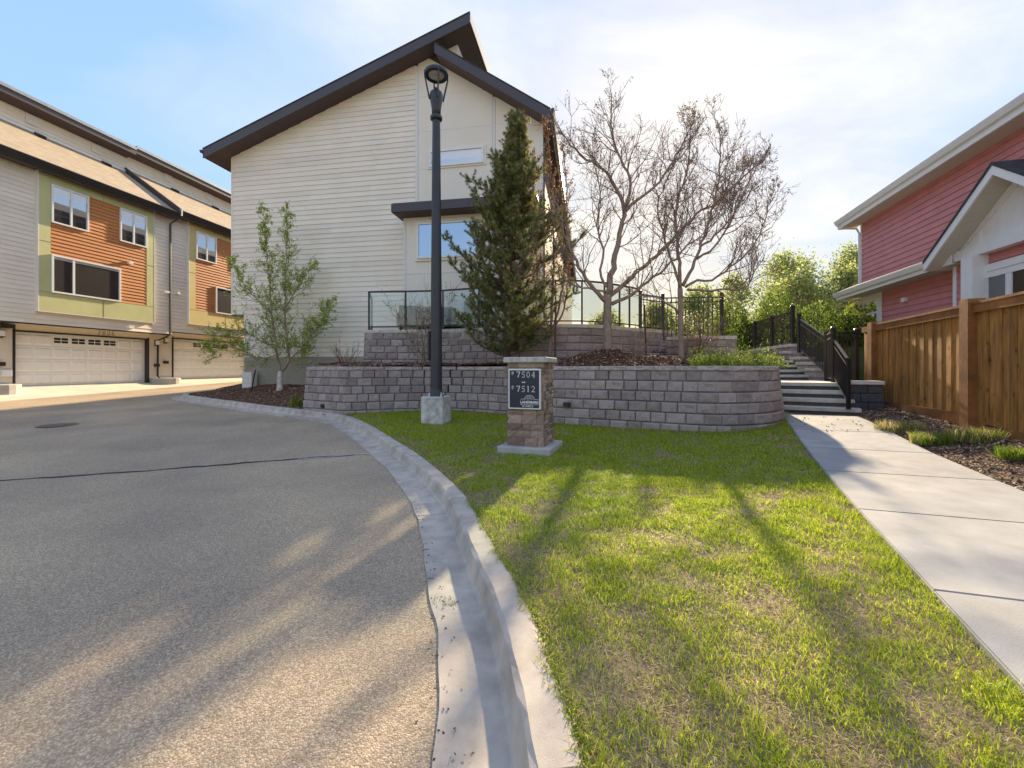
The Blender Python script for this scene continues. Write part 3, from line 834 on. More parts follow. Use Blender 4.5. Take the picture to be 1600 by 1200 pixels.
# roofs: deck, soffit, fascia, gutters
OV = -.6
def roof(z, t0, t1, y0, y1, parent, side_l=True):
    deck = part("roof", MB().hexa([(t0, y0, z(t0) - .05), (t1, y0, z(t1) - .05), (t1, y1, z(t1) - .05), (t0, y1, z(t0) - .05), (t0, y0 - .02, z(t0)), (t1, y0 - .02, z(t1)), (t1, y1, z(t1)), (t0, y1, z(t0))]), SHDARK, parent)
    part("soffit", MB().hexa([(t0 + .02, y0 + .03, z(t0) - RT), (t1 - .02, y0 + .03, z(t1) - RT), (t1 - .02, y1, z(t1) - RT), (t0 + .02, y1, z(t0) - RT), (t0 + .02, y0 + .03, z(t0) - .055), (t1 - .02, y0 + .03, z(t1) - .055), (t1 - .02, y1, z(t1) - .055), (t0 + .02, y1, z(t0) - .055)]), SOFD, deck)
    part("fascia", MB().hexa([(t0, y0, z(t0) - RT - .02), (t1, y0, z(t1) - RT - .02), (t1, y0 + .026, z(t1) - RT - .02), (t0, y0 + .026, z(t0) - RT - .02), (t0, y0, z(t0) - .053), (t1, y0, z(t1) - .053), (t1, y0 + .026, z(t1) - .053), (t0, y0 + .026, z(t0) - .053)]), DARK, deck)
    return deck
rl = roof(zl, -8.03, 2.08, OV, DEP, H)
rr = roof(zr, .88, 4.70, OV - .03, DEP, H)
part("fascia", MB().box(2.083, 2.10, OV, DEP, zl(2.08) - RT, zl(2.08) - .02), TRIMW, rl)
part("gutter", MB().prism([(-8.04, 9.17), (-8.13, 9.21), (-8.16, 9.31), (-8.04, 9.31)], OV - .02, DEP, 'y'), DARKG, rl)
part("gutter", MB().prism([(4.71, zr(4.7) - .22), (4.78, zr(4.7) - .2), (4.82, zr(4.7) - .02), (4.71, zr(4.7) - .02)], OV - .05, DEP, 'y'), DARKG, rr)
part("downspout", MB().tube([(4.55, .1, 9.0), (4.42, .1, 8.8), (4.42, .1, 2.5)], .035, 6), DARKG, H)
# upper slot window
fpart("window_trim", H, fm_, CREAMP, .42, 2.48, .016, .05, 8.16, 8.84)
window(H, fm_, .50, 2.40, 8.22, 8.77, .03, .05, (), PANE, WHITE, .06, blind=.62)
# projecting bay with flat roof
by = .8
fb = lambda a, o, z: (a, -by - o, z)
part("bay_wall", MB().box(-.10, 4.0, -by, -.0, 2.3, 6.26), CREAMP, H)
fpart("bay_trim", H, fb, TRIMW, -.115, -.04, -.05, .02, 2.3, 6.24)
fpart("seam_trim", H, fb, TRIMW, -.04, 4.0, -.005, .010, 4.40, 4.425)
fpart("seam_trim", H, fb, TRIMW, 2.68, 2.76, -.005, .016, 2.3, 6.24)
br = part("bay_roof", MB().box(-.28, 4.35, -1.30, .0, 6.50, 6.56), DARK, H)
part("soffit", MB().box(-.26, 4.33, -1.28, -.02, 6.245, 6.30), SOFD, br)
part("fascia", MB().box(-.28, 4.35, -1.325, -1.302, 6.27, 6.53), DARK, br)
part("fascia", MB().box(-.305, -.282, -1.325, -.02, 6.27, 6.53), DARK, br)
fpart("window_trim", H, fb, CREAMP, .30, 2.55, .0, .055, 4.80, 6.13)
window(H, fb, .38, 2.47, 4.88, 6.03, .045, .055, (), PANE, WHITE, .05)
fpart("patio_door", H, fb, WHITE, 3.05, 3.9, .0, .05, 2.45, 4.5)
fpart("pane", H, fb, PANED, 3.15, 3.8, .02, .056, 2.6, 4.4)

# ------------------------------------------------------------------ townhouse row on the left
LH = thing("townhouse_row", "row of cream townhouses with green, yellow and orange bays over garage doors", "house", (LB[0], LB[1], 0), -TH)
fl = lambda o0: (lambda a, o, z: (o0 + o, a, z))
S0, S1 = -12.0, 14.0
SPL = .63
for (a0, a1, dz, pc) in ((S0, SPL, 0, GREENP), (SPL, S1, .15, YELP)):
    unit2 = dz > 0
    zb, zo, ze = .62 + dz, 3.0 + dz, 8.85 + dz
    part("wall", MB().box(-9, -.30, a0, a1, -.3, zo), BEIGEG, LH)
    ga, gb = (-4.89, 0.0) if not unit2 else (1.30, 6.2)
    part("wall", MB().box(-.299, -.08, a0, ga - .055, -.3, zo), BEIGEG, LH); part("wall", MB().box(-.299, -.08, gb + .055, a1, -.3, zo), BEIGEG, LH)
    part("wall", MB().box(-.298, -.08, ga - .055, gb + .055, zb + 2.125, zo), BEIGEG, LH)
    part("wall", MB().box(-9, .59, a0 + .001, a1 - .001, zo, ze + .2), BEIGEG, LH)
    fpart("overhang_soffit", LH, fl(0), BEIGEG, a0, a1, -.08, .575, zo - .03, zo)
    fpart("overhang_flashing", LH, fl(.6), DARKG, a0, a1, -.02, .012, zo - .06, zo - .005)
    # garage storey: lap siding either side of the doors
    clap(LH, fl(-.08), a0, a1, zb + .18, zo - .06, .17, BEIGEG, holes=((ga - .08, gb + .08, 0, 9),), plank=9)
    fpart("wall", LH, fl(-.08), BEIGEG, ga - .08, gb + .08, .001, .02, 2.13 + zb, zo - .03)
    fpart("foundation", LH, fl(-.08), CONC, a0, ga - .08, 0, .03, -.2, zb + .18)
    fpart("foundation", LH, fl(-.08), CONC, gb + .08, a1, 0, .03, -.2, zb + .18)
    fpart("door_frame", LH, fl(-.08), DARKG, ga - .055, ga, -.20, .05, zb - .1, zb + 2.18)
    fpart("door_frame", LH, fl(-.08), DARKG, gb, gb + .055, -.20, .05, zb - .1, zb + 2.18)
    fpart("door_frame", LH, fl(-.08), DARKG, ga, gb, -.20, .05, zb + 2.07, zb + 2.125)
    gd = fpart("garage_door", LH, fl(-.29), DOORM, ga, gb, 0, .05, zb - .02, zb + 2.07)
    gw = (gb - ga)
    for r in range(4):
        z0 = zb + .03 + r * .51
        for c in range(8):
            x0 = ga + .07 + c * (gw - .06) / 8
            x1 = x0 + (gw - .06) / 8 - .08
            if r == 3 and 2 <= c <= 5:
                for hx in range(2):
                    for hz in range(2):
                        w_ = (x1 - x0 - .10) / 2
                        xx = x0 + .03 + hx * (w_ + .04); zz = z0 + .16 + hz * .12
                        fpart("door_light", gd, fl(-.29), BLACKM, xx, xx + w_, .05, .062, zz, zz + .085)
                continue
            mbp = MB(); f_ = fl(-.24)
            A = [(x0, z0 + .06), (x1, z0 + .06), (x1, z0 + .43), (x0, z0 + .43)]
            Bq = [(x0 + .035, z0 + .095), (x1 - .035, z0 + .095), (x1 - .035, z0 + .395), (x0 + .035, z0 + .395)]
            mbp.v = [f_(a, .001, z) for a, z in A] + [f_(a, .022, z) for a, z in Bq]
            mbp.f = [(4, 5, 6, 7)] + [(i, (i + 1) % 4, (i + 1) % 4 + 4, i + 4) for i in range(4)]
            part("door_panel", mbp, DOORM, gd)
        if r: fpart("door_joint", gd, fl(-.24), GREYSW, ga, gb, .0005, .003, z0 - .006, z0 + .006)
    # upper storeys: bay frame and siding
    ba, bb = (-4.69, -.36) if not unit2 else (1.46, 5.9)
    bz0, bz1 = 3.48 + dz, 8.62 + dz
    clap(LH, fl(.59), a0, a1, zo, ze + .2, .17, CREAM, holes=((ba, bb, bz0, 99),), plank=3.7)
    f2 = fl(.60)
    bayp = fpart("bay", LH, f2, pc, ba, bb, 0, .12, bz0, bz1 + .2)
    ia, ib = ba + .37, bb - .36
    pz0 = 4.22 + dz
    for (p, q, z0, z1) in ((ba, (ba + bb) / 2 - .03, bz0, pz0 - .02), ((ba + bb) / 2 + .03, bb, bz0, pz0 - .02), (ba, ia - .01, pz0, 6.1 + dz), (ba, ia - .01, 6.13 + dz, bz1), (ib + .01, bb, pz0, 6.1 + dz), (ib + .01, bb, 6.13 + dz, bz1), (ia, (ba + bb) / 2, 8.38 + dz, bz1), ((ba + bb) / 2 + .02, ib, 8.38 + dz, bz1)):
        fpart("bay_panel", bayp, f2, pc, p, q, .12, .15, z0, z1)
    fpart("bay_edge", bayp, f2, TRIMW, ba - .03, ba - .001, 0, .155, bz0 - .02, bz1 + .15)
    fpart("bay_edge", bayp, f2, TRIMW, bb + .001, bb + .03, 0, .155, bz0 - .02, bz1 + .15)
    fpart("bay_edge", bayp, f2, TRIMW, ba, bb, 0, .153, bz0 - .03, bz0 - .002)
    clap(LH, fl(.72), ia, ib, pz0, 8.38 + dz, .142, ORANGE, plank=9, name="orange_plank", lap=.03)
    f3 = fl(.735)
    wo = .0
    z_hi0, z_hi1, z_lo0, z_lo1 = 6.90 + dz, 8.36 + dz, 4.22 + dz, 5.68 + dz
    window(LH, f3, ia, ia + 1.24, z_hi0, z_hi1, wo, .055, (ia + .64,), PANE, blind=.22)
    window(LH, f3, ib - 1.16, ib, z_hi0, z_hi1, wo, .055, (ib - .58,), PANE, blind=.3)
    if not unit2: window(LH, f3, ia, ia + 2.46, z_lo0, z_lo1, wo, .06, (ia + .72,), PANED, blind=.08)
    else: window(LH, f3, ia + 1.2, ib, z_lo0, z_lo1, wo, .06, (), PANED)
    fpart("vent_hood", LH, fl(.735), WHITE, ib - .85, ib - .68, 0, .14, 5.98 + dz, 6.09 + dz)
    fpart("vent_hood", LH, fl(.60), WHITE, (ba + bb) / 2 + 1.05, (ba + bb) / 2 + 1.27, 0, .14, 3.12 + dz, 3.24 + dz)
    # eave, gutter, lower roof, clerestory, upper roof
    ez = 8.98 + dz
    rz1 = ez + 2.3
    rf = part("roof", MB().hexa([(1.06, a0, ez - .06), (1.06, a1, ez - .06), (-2.15, a1, rz1 - .06), (-2.15, a0, rz1 - .06), (1.06, a0, ez), (1.06, a1, ez), (-2.15, a1, rz1), (-2.15, a0, rz1)]), SHTAN, LH)
    part("soffit", MB().box(.58, 1.04, a0, a1, ez - .26, ez - .22), SOFDY, rf)
    part("gutter", MB().prism([(1.04, ez - .26), (1.12, ez - .24), (1.19, ez - .02), (1.19, ez + .01), (1.04, ez + .01)], a0 - .01, a1 + .01, 'y'), DARKG, rf)
    part("fascia", MB().box(1.0, 1.038, a0, a1, ez - .30, ez - .02), DARK, rf)
    if unit2: part("roof_step_flashing", MB().hexa([(1.2, SPL - .10, ez - .25), (1.2, SPL, ez - .25), (-2.12, SPL, rz1 - .2), (-2.12, SPL - .10, rz1 - .2), (1.2, SPL - .10, ez + .06), (1.2, SPL, ez + .06), (-2.12, SPL, rz1 + .08), (-2.12, SPL - .10, rz1 + .08)]), DARK, rf)
    cz0, cz1 = rz1 - .15, 12.02 + dz * .6
    part("wall", MB().box(-9, -2.11, a0 + .002, a1 - .002, cz0 - 1, cz1 + .1), CREAM, LH)
    clap(LH, fl(-2.11), a0, a1, cz0 + .1, cz1 + .08, .17, CREAM, plank=3.7)
    fpart("flashing", LH, fl(-2.08), WHITE, a0, a1, .0, .03, rz1 - .03, rz1 + .07)
    uz = 12.45 + dz * .6
    ur = part("roof", MB().hexa([(-1.5, a0, uz - .06), (-1.5, a1, uz - .06), (-9, a1, uz - 2.6), (-9, a0, uz - 2.6), (-1.48, a0 - .02, uz), (-1.48, a1, uz), (-9, a1, uz - 2.54), (-9, a0, uz - 2.54)]), SHTAN, LH)
    part("soffit", MB().hexa([(-1.53, a0, uz - .36), (-1.53, a1, uz - .36), (-2.3, a1, uz - .50), (-2.3, a0, uz - .50), (-1.53, a0, uz - .31), (-1.53, a1, uz - .31), (-2.3, a1, uz - .45), (-2.3, a0, uz - .45)]), SOFDY, ur)
    part("fascia", MB().box(-1.525, -1.5, a0, a1, uz - .36, uz - .063), DARK, ur)
    part("drip_edge", MB().box(-1.53, -1.46, a0, a1, uz - .12, uz + .012), mat("galvanised_edge", (.36, .38, .40), .4, .1, metal=.4), ur)
    for vs_ in ((-3.35, -.95) if not unit2 else (2.6, 5.2)):
        vb = fpart("louvre_vent", LH, fl(-2.09), CREAM, vs_, vs_ + .4, 0, .05, 11.55 + dz, 11.95 + dz)
        for q in range(5): fpart("slat", vb, fl(-2.04), TRIMW, vs_ + .04, vs_ + .36, 0, .015, 11.59 + dz + q * .07, 11.63 + dz + q * .07)
    for vs_ in ((-3.1, -.55) if not unit2 else (2.95, 5.6)):
        o_ = -1.85; zz = ez + (1.06 - o_) / 3.21 * 2.3
        part("roof_vent", MB().hexa([(o_, vs_, zz), (o_, vs_ + .3, zz), (o_ - .3, vs_ + .3, zz + .2), (o_ - .3, vs_, zz + .2), (o_ + .05, vs_ + .02, zz + .12), (o_ + .05, vs_ + .28, zz + .12), (o_ - .3, vs_ + .28, zz + .30), (o_ - .3, vs_ + .02, zz + .30)]), DARKG, LH)
    for k_, lx in enumerate(((-5.32, .40) if not unit2 else (.86,))):
        wl_ = fpart("wall_lamp", LH, fl(-.06), BLACKM, lx - .07, lx + .07, 0, .06, zb + 1.80, zb + 2.08)
        fpart("lamp_glass", wl_, fl(-.06), WHITE, lx - .06, lx + .06, .06, .17, zb + 1.85, zb + 2.06)
        fpart("lamp_cap", wl_, fl(-.06), BLACKM, lx - .07, lx + .07, .06, .18, zb + 2.06, zb + 2.08)
        fpart("lamp_cap", wl_, fl(-.06), BLACKM, lx - .07, lx + .07, .06, .18, zb + 1.83, zb + 1.85)
        fpart("dryer_vent", LH, fl(-.06), DARKG, lx - .08 - .02, lx + .10, 0, .13, zb + .78, zb + .92)
fpart("meter_box", LH, fl(-.06), WHITE, -5.28, -5.0, 0, .08, 1.02, 1.25)
fpart("vent_hood", LH, fl(-.06), DARKG, -5.45, -5.05, 0, .3, 2.78, 2.93)
fpart("vent_hood", LH, fl(.60), WHITE, .28, .42, 0, .13, 5.0, 5.1); fpart("vent_hood", LH, fl(.60), WHITE, .84, .98, 0, .13, 5.05, 5.15)
part("downspout", MB().tube([(1.1, .60, 8.85), (.95, .55, 8.62), (.68, .50, 8.45), (.67, .50, 3.05), (.55, .48, 2.9), (.04, .42, 2.70), (.03, .42, .95), (.1, .50, .80), (.5, .72, .66)], .045, 6), DARKG, LH)
part("downspout_bracket", MB().box(1.12, 1.22, .60, .66, 8.85, 9.12), WHITE, LH)
part("planter_kerb", MB().lathe([(.62, .0), (.62, .82), (.58, .84)], cx=.25, cy=.62, n=18), CONC, LH)
part("planter_kerb", MB().lathe([(.62, .0), (.62, .72), (.58, .74)], cx=.25, cy=-5.6, n=18), CONC, LH)

# ------------------------------------------------------------------ red house
TR = R(14.2)
RH = thing("red_house", "red lap-sided house with white trim and gabled porch behind the wood fence", "house", (12.3, 12.8, 0), -TR)
fr = lambda o0: (lambda a, o, z: (-(o0 + o), a, z))
E1 = 3.42                                             # far corner
part("wall", MB().box(.0, 9, -9, E1, 0, 6.9), RED, RH)
clap(RH, fr(0), -9, E1, 4.3, 6.74, .178, RED, plank=3.7)
clap(RH, fr(0), -1.7, E1, .6, 3.96, .178, RED, plank=3.7, holes=((2.12, 3.36, 1.5, 9),))
fpart("corner_board", RH, fr(0), WHITE, E1 - .01, E1 + .06, -.08, .03, .3, 6.74)
# upper eave
ur = part("roof", MB().hexa([(-.55, -9.5, 7.06), (-.55, 4.05, 7.06), (4.5, 4.05, 9.3), (4.5, -9.5, 9.3), (-.57, -9.5, 7.11), (-.57, 4.1, 7.11), (4.5, 4.1, 9.36), (4.5, -9.5, 9.36)]), SHDARK, RH)
part("soffit", MB().box(-.5, .02, -9.5, 4.02, 6.73, 6.78), soffit_mat("pale_soffit", (.62, .58, .50), 1, .1), ur)
part("fascia", MB().box(-.53, -.50, -9.5, 4.05, 6.74, 7.05), WHITE, ur)
part("gutter", MB().prism([(-.53, 6.88), (-.60, 6.90), (-.66, 7.03), (-.66, 7.05), (-.53, 7.05)], -9.5, 4.06, 'y'), WHITE, ur)
part("downspout", MB().tube([(-.6, 3.95, 6.9), (-.5, 3.93, 6.76), (-.12, 3.55, 6.6), (-.05, 3.50, 6.4), (-.05, 3.50, 4.45)], .04, 6), WHITE, RH)
# lower pent eave
lr = part("pent_roof", MB().hexa([(-.58, -2.0, 4.22), (-.58, 4.02, 4.22), (.0, 4.02, 4.48), (.0, -2.0, 4.48), (-.60, -2.0, 4.27), (-.60, 4.06, 4.27), (.02, 4.06, 4.54), (.02, -2.0, 4.54)]), SHDARK, RH)
part("soffit", MB().box(-.55, .02, -2.0, 4.0, 3.97, 4.01), MATS["pale_soffit"], lr)
part("fascia", MB().box(-.58, -.55, -2.0, 4.04, 3.97, 4.21), WHITE, lr)
part("gutter", MB().prism([(-.58, 4.07), (-.65, 4.09), (-.70, 4.21), (-.70, 4.23), (-.58, 4.23)], -1.55, 4.06, 'y'), WHITE, lr)
part("downspout", MB().tube([(-.62, 3.92, 4.1), (-.5, 3.9, 3.98), (-.15, 3.5, 3.85), (-.05, 3.5, 3.6), (-.05, 3.5, .5)], .04, 6), WHITE, RH)
fpart("window_surround", RH, fr(0), WHITE, 2.12, 3.36, -.01, .03, 1.5, 3.96)
window(RH, fr(.03), 2.22, 3.2, 1.7, 3.78, 0, .09, (), PANE, WHITE, .06, hmull=(3.28,))
fpart("wall_light", RH, fr(0), WHITE, .75, .95, .0, .1, 3.42, 3.55)
# projecting gabled porch
gz0, apex, half, gy = 4.06, 5.74, 2.2, -3.78
part("porch_wall", MB().box(-.3, 0, -6.5, -1.66, 0, 4.2), RED, RH)
clap(RH, fr(.3), -6.5, -1.76, .6, 4.02, .178, RED, plank=3.7, holes=((-5.0, -2.56, 1.2, 3.74),))
fpart("corner_board", RH, fr(.3), WHITE, -1.78, -1.66, -.1, .035, .3, 4.015)
fpart("porch_beam", RH, fr(.3), WHITE, -6.4, -1.36, .0, .22, 4.02, 4.27)
fpart("column", RH, fr(.24), WHITE, -2.78, -2.42, .06, .40, .5, 4.015)
gpoly = [(gy - half + .55, 4.265), (gy + half - .55, 4.265), (gy, apex - .28)]
part("gable_panel", MB().prism(gpoly, -.42, -.3, 'x'), WHITE, RH)
for a in (-4.9, -4.32, -3.24, -2.66):
    zt = apex - .30 - abs(a - gy) * .75
    if zt > 4.4: fpart("batten", RH, fr(.42), WHITE, a - .05, a + .05, 0, .025, 4.28, zt)
for sgn in (-1, 1):
    a1 = gy + sgn * half
    za, zb_ = apex, gz0 + .04
    for nm, m_, x0, x1, t0, t1 in (("porch_roof", SHDARK, -.95, .3, -.0, .07), ("soffit", MATS["pale_soffit"], -.9, .2, -.20, -.17), ("rake_board", WHITE, -.93, -.89, -.21, -.003)):
        part(nm, MB().hexa([(x0, gy, za + t0), (x0, a1, zb_ + t0), (x1, a1, zb_ + t0), (x1, gy, za + t0), (x0, gy, za + t1), (x0, a1, zb_ + t1), (x1, a1, zb_ + t1), (x1, gy, za + t1)]), m_, RH)
    part("gable_trim", MB().hexa([(-.45, gy, za - .42), (-.45, a1 - sgn * .45, zb_ + .10), (-.42, a1 - sgn * .45, zb_ + .10), (-.42, gy, za - .42), (-.45, gy, za - .24), (-.45, a1 - sgn * .45, zb_ + .30), (-.42, a1 - sgn * .45, zb_ + .30), (-.42, gy, za - .24)]), WHITE, RH)
fpart("window_surround", RH, fr(.3), WHITE, -5.0, -2.58, .0, .075, 3.595, 3.76)
window(RH, fr(.3), -5.0, -2.58, 1.2, 3.59, 0.0, .14, (-3.35, -4.1), PANED, WHITE, .06)

# ------------------------------------------------------------------ street lamp
LX, LY = -1.65, 9.36
LZ = float(gz(LX, LY))
lamp = thing("street_lamp", "tall dark metal street lamp on a square concrete base in the lawn", "street lamp", (LX, LY, LZ), R(-14))
mb = MB().cbox(-.25, .25, -.25, .25, -.25, .575, .02); part("base", mb, mat("lamp_base_concrete", (.50, .48, .44), .9, .38, 7, .5, 40), lamp)
part("pole", MB().lathe([(.16, .575), (.16, .60), (.128, .61), (.128, .75), (.115, 3.0), (.085, 6.55), (.085, 6.62)], n=20), LAMPM, lamp, True)
part("collar", MB().lathe([(.11, 6.58), (.13, 6.60), (.13, 6.66), (.10, 6.69)], n=20), LAMPM, lamp, True)
part("cup", MB().lathe([(.095, 6.66), (.10, 6.82), (.13, 7.00), (.145, 7.12), (.13, 7.18), (.07, 7.20), (.06, 7.27), (.03, 7.29)], n=20), LAMPM, lamp, True)
part("hand_hole_cover", MB().cbox(-.2, -.12, -.05, .05, 1.35, 2.0, .03), LAMPM, lamp)
for k in range(4):
    a = R(45 + 90 * k + 14)
    part("anchor_bolt", MB().lathe([(.022, .575), (.022, .62), (.012, .63), (.012, .66)], cx=.18 * math.cos(a), cy=.18 * math.sin(a), n=6), GREYSW, lamp)
    b = R(35 + 90 * k)
    c, s = math.cos(b), math.sin(b)
    part("arm", MB().tube([(.15 * c, .15 * s, 7.02), (.165 * c, .165 * s, 7.1), (.25 * c, .25 * s, 7.5), (.255 * c, .255 * s, 7.62)], [.016, .02, .018, .014], 6), LAMPM, lamp)
hd = part("lamp_head", MB().lathe([(.215, 7.56), (.24, 7.535), (.262, 7.56), (.262, 7.615), (.23, 7.65), (.11, 7.69), (.03, 7.71)], n=28), LAMPM, lamp, True)
part("lens", MB().lathe([(.05, 7.545), (.15, 7.555), (.213, 7.575), (.18, 7.59)], n=28), LENS, hd, True)
part("finial", MB().lathe([(.018, 7.69), (.025, 7.73), (.01, 7.77)], n=8), LAMPM, hd)
part("finial", MB().lathe([(.018, 7.62), (.022, 7.69), (.01, 7.72)], cx=-.19, cy=-.09, n=8), LAMPM, hd)

# ------------------------------------------------------------------ stone sign pillar
px_, py_ = .30, 6.82
PZ = float(gz(px_, py_))
pil = thing("sign_pillar", "stacked-stone pillar with concrete cap and navy address sign on the lawn", "sign", (px_, py_, PZ), R(-19.5))
part("base_slab", MB().cbox(-.42, .42, -.42, .42, -.12, .085, .012), CONC, pil)
part("core", MB().box(-.265, .265, -.265, .265, .08, 1.36), MORTAR, pil)
part("cap", MB().cbox(-.345, .345, -.345, .345, 1.36, 1.445, .012), mat("pillar_cap_concrete", (.50, .46, .40), .9, .35, 9, .4, 60, stretch=(4, 4, .6)), pil)
def stone_mesh(seed):
    g = np.random.default_rng(seed + 200); mb = MB()
    for j in range(3):
        for i in range(4):
            e = i in (0, 3) or j in (0, 2)
            mb.v.append((-.5 + i / 3 + (0 if i in (0, 3) else g.normal() * .05), (.14 if e else -.05) + g.normal() * .10, j / 2))
    for j in range(2):
        for i in range(3):
            a = j * 4 + i; mb.f += [(a, a + 1, a + 5), (a, a + 5, a + 4)]
    o = len(mb.v); mb.v += [(-.5, 1, 0), (.5, 1, 0), (.5, 1, 1), (-.5, 1, 1)]
    mb.f += [(8, 9, 10, 11, o + 2, o + 3), (3, 2, 1, 0, o, o + 1), (8, 4, 0, o, o + 3), (3, 7, 11, o + 2, o + 1)]
    return mb.mesh("stone", STONE)
SM = [stone_mesh(s) for s in range(10)]
g = random.Random(11)
for face in range(4):
    ang = face * math.pi / 2
    z = .087
    thin = face in (1, 3)
    while z < 1.355:
        h = g.choice([.05, .065, .085]) if thin else g.choice([.075, .10, .125, .14])
        h = min(h, 1.358 - z)
        if 1.358 - (z + h) < .04: h = 1.358 - z
        x = -.29
        while x < .285:
            l = g.uniform(.07, .17) if thin else g.uniform(.13, .30)
            if .29 - (x + l) < .07: l = .29 - x
            c, s = math.cos(ang), math.sin(ang)
            dpt = g.uniform(.025, .05) if thin else g.uniform(.028, .042)
            lx, ly = x + l / 2, -.262 - dpt
            link("stone", g.choice(SM), pil, (lx * c - ly * s, lx * s + ly * c, z), ang, (l - .004, dpt + .01, h - .004))
            x += l
        z += h
sg = part("sign_plate", MB().cbox(-.255, .255, -.345, -.30, .655, 1.265, .004), SIGNW, pil)
part("sign_face", MB().box(-.234, .234, -.349, -.344, .676, 1.244), NAVY, sg)
def stroke(mb, pts, w, y, sx, sz, ox, oz):
    P = [Vector((ox + a * sx, oz + b * sz)) for a, b in pts]
    for i in range(len(P) - 1):
        wa, wb = (w[i], w[i + 1]) if hasattr(w, "__len__") else (w, w)
        d = (P[i + 1] - P[i]); 
        if d.length < 1e-6: continue
        d.normalize(); n = Vector((-d.y, d.x))
        a, b = P[i] - d * wa * .25, P[i + 1] + d * wb * .25
        mb.add([(a.x + n.x * wa / 2, y, a.y + n.y * wa / 2), (a.x - n.x * wa / 2, y, a.y - n.y * wa / 2), (b.x - n.x * wb / 2, y, b.y - n.y * wb / 2), (b.x + n.x * wb / 2, y, b.y + n.y * wb / 2)], [(0, 1, 2, 3)])
def arc(cx, cz, rx, rz, a0, a1, n=14): return [(cx + rx * math.cos(R(a0 + (a1 - a0) * i / n)), cz + rz * math.sin(R(a0 + (a1 - a0) * i / n))) for i in range(n + 1)]
GL = {  # serif digits in a 0.6 x 1 box: (points, thick)
    '7': [([(.02, .97), (.6, .97)], .10), ([(.03, 1.0), (.03, .80)], .05), ([(.57, .95), (.40, .5), (.26, .02)], .13)],
    '5': [([(.14, .95), (.56, .97)], .10), ([(.14, .95), (.10, .55)], .05), (arc(.29, .30, .25, .29, 130, -140), .11)],
    '0': [(arc(.3, .5, .24, .47, 0, 360, 24), .10)],
    '4': [([(.42, 1.0), (.03, .28), (.62, .28)], .055), ([(.43, 1.0), (.43, .02)], .12), ([(.30, .02), (.56, .02)], .05)],
    '1': [([(.30, 1.0), (.30, .03)], .13), ([(.12, .86), (.30, .98)], .06), ([(.12, .02), (.48, .02)], .05)],
    '2': [(arc(.28, .70, .23, .27, 165, -35), .10), ([(.47, .55), (.06, .05)], .07), ([(.04, .04), (.58, .04)], .11)],
    '8': [(arc(.3, .74, .2, .22, 0, 360, 20), .09), (arc(.3, .27, .24, .25, 0, 360, 20), .09)],
    '6': [(arc(.3, .29, .24, .27, 0, 360, 20), .09), (arc(.46, .35, .40, .62, 180, 100), .10)],
    '#': [([(.2, 0), (.28, 1)], .06), ([(.42, 0), (.5, 1)], .06), ([(.03, .65), (.65, .65)], .07), ([(.0, .35), (.62, .35)], .07)],
}
def glyphs(mb, txt, x, z, h, adv, y):
    for ch in txt:
        for pts, t in GL[ch]: stroke(mb, pts, t * h, y, h, h, x, z)
        x += adv
YF = -.3515
for txt, zz in (("7504", 1.135), ("7512", .918)):
    m1 = MB(); glyphs(m1, txt, -.12, zz, .088, .079, YF); part("lettering", m1, SIGNW, sg, label="white serif number " + txt)
    m1 = MB(); glyphs(m1, "#", -.205, zz + .035, .06, .06, YF); part("lettering", m1, SIGNW, sg)
m1 = MB(); stroke(m1, [(-.03, 1.062), (.018, 1.062)], .014, YF, 1, 1, 0, 0); part("lettering", m1, SIGNW, sg)
m1 = MB(); stroke(m1, [(-.055, .808), (.012, .808)] , .005, YF, 1, 1, 0, 0)
stroke(m1, arc(.083, .808, .078, .06, 180, 0, 16), .006, YF, 1, 1, 0, 0); stroke(m1, [(.155, .806), (.226, .806)], .005, YF, 1, 1, 0, 0)
stroke(m1, [(-.06, .728), (.226, .728)], .004, YF, 1, 1, 0, 0)
for r_, n_ in ((.812, 6), (.829, 5), (.846, 3)):
    for k in range(n_):
        xx = .083 + (k - (n_ - 1) / 2) * .022
        m1.add([(xx - .005, YF, r_ - .005), (xx + .005, YF, r_ - .005), (xx + .005, YF, r_ + .005), (xx - .005, YF, r_ + .005)], [(0, 1, 2, 3)])
part("emblem", m1, SIGNW, sg, label="white dome emblem with dots and rules")
def text_part(txt, size, x, z, parent, mt, spacing=1.0, bold=0.0, y=YF, face='-y'):
    cu = bpy.data.curves.new("t", 'FONT'); cu.body = txt; cu.size = size; cu.space_character = spacing; cu.offset = bold
    ob = bpy.data.objects.new("t", cu); COL.objects.link(ob)
    dg = bpy.context.evaluated_depsgraph_get()
    me = bpy.data.meshes.new_from_object(ob.evaluated_get(dg)); bpy.data.objects.remove(ob); bpy.data.curves.remove(cu)
    for v in me.vertices:
        a, b = v.co.x, v.co.y
        v.co = (x + a, y, z + b) if face == '-y' else (y, x + a, z + b)
    me.materials.clear(); me.materials.append(mt); me.name = "lettering"
    return link("lettering", me, parent)
text_part("LANDMARK", .054, -.062, .745, sg, SIGNW, 1.0, .0018)
text_part("HOMES", .044, -.032, .688, sg, SIGNW, 1.35, .0002)
m1 = MB()
for i_, ch in enumerate("7806"):
    for pts, t in GL[ch]:
        tmp = MB(); stroke(tmp, pts, t * .2, 0, .2, .2, 0, 0)
        m1.add([(-.055, -2.16 + i_ * .19 + p[0], 2.78 + p[2]) for p in tmp.v], tmp.f)
part("house_number", m1, mat("brown_number", (.17, .13, .10), .6), LH, label="raised brown house number 7806")

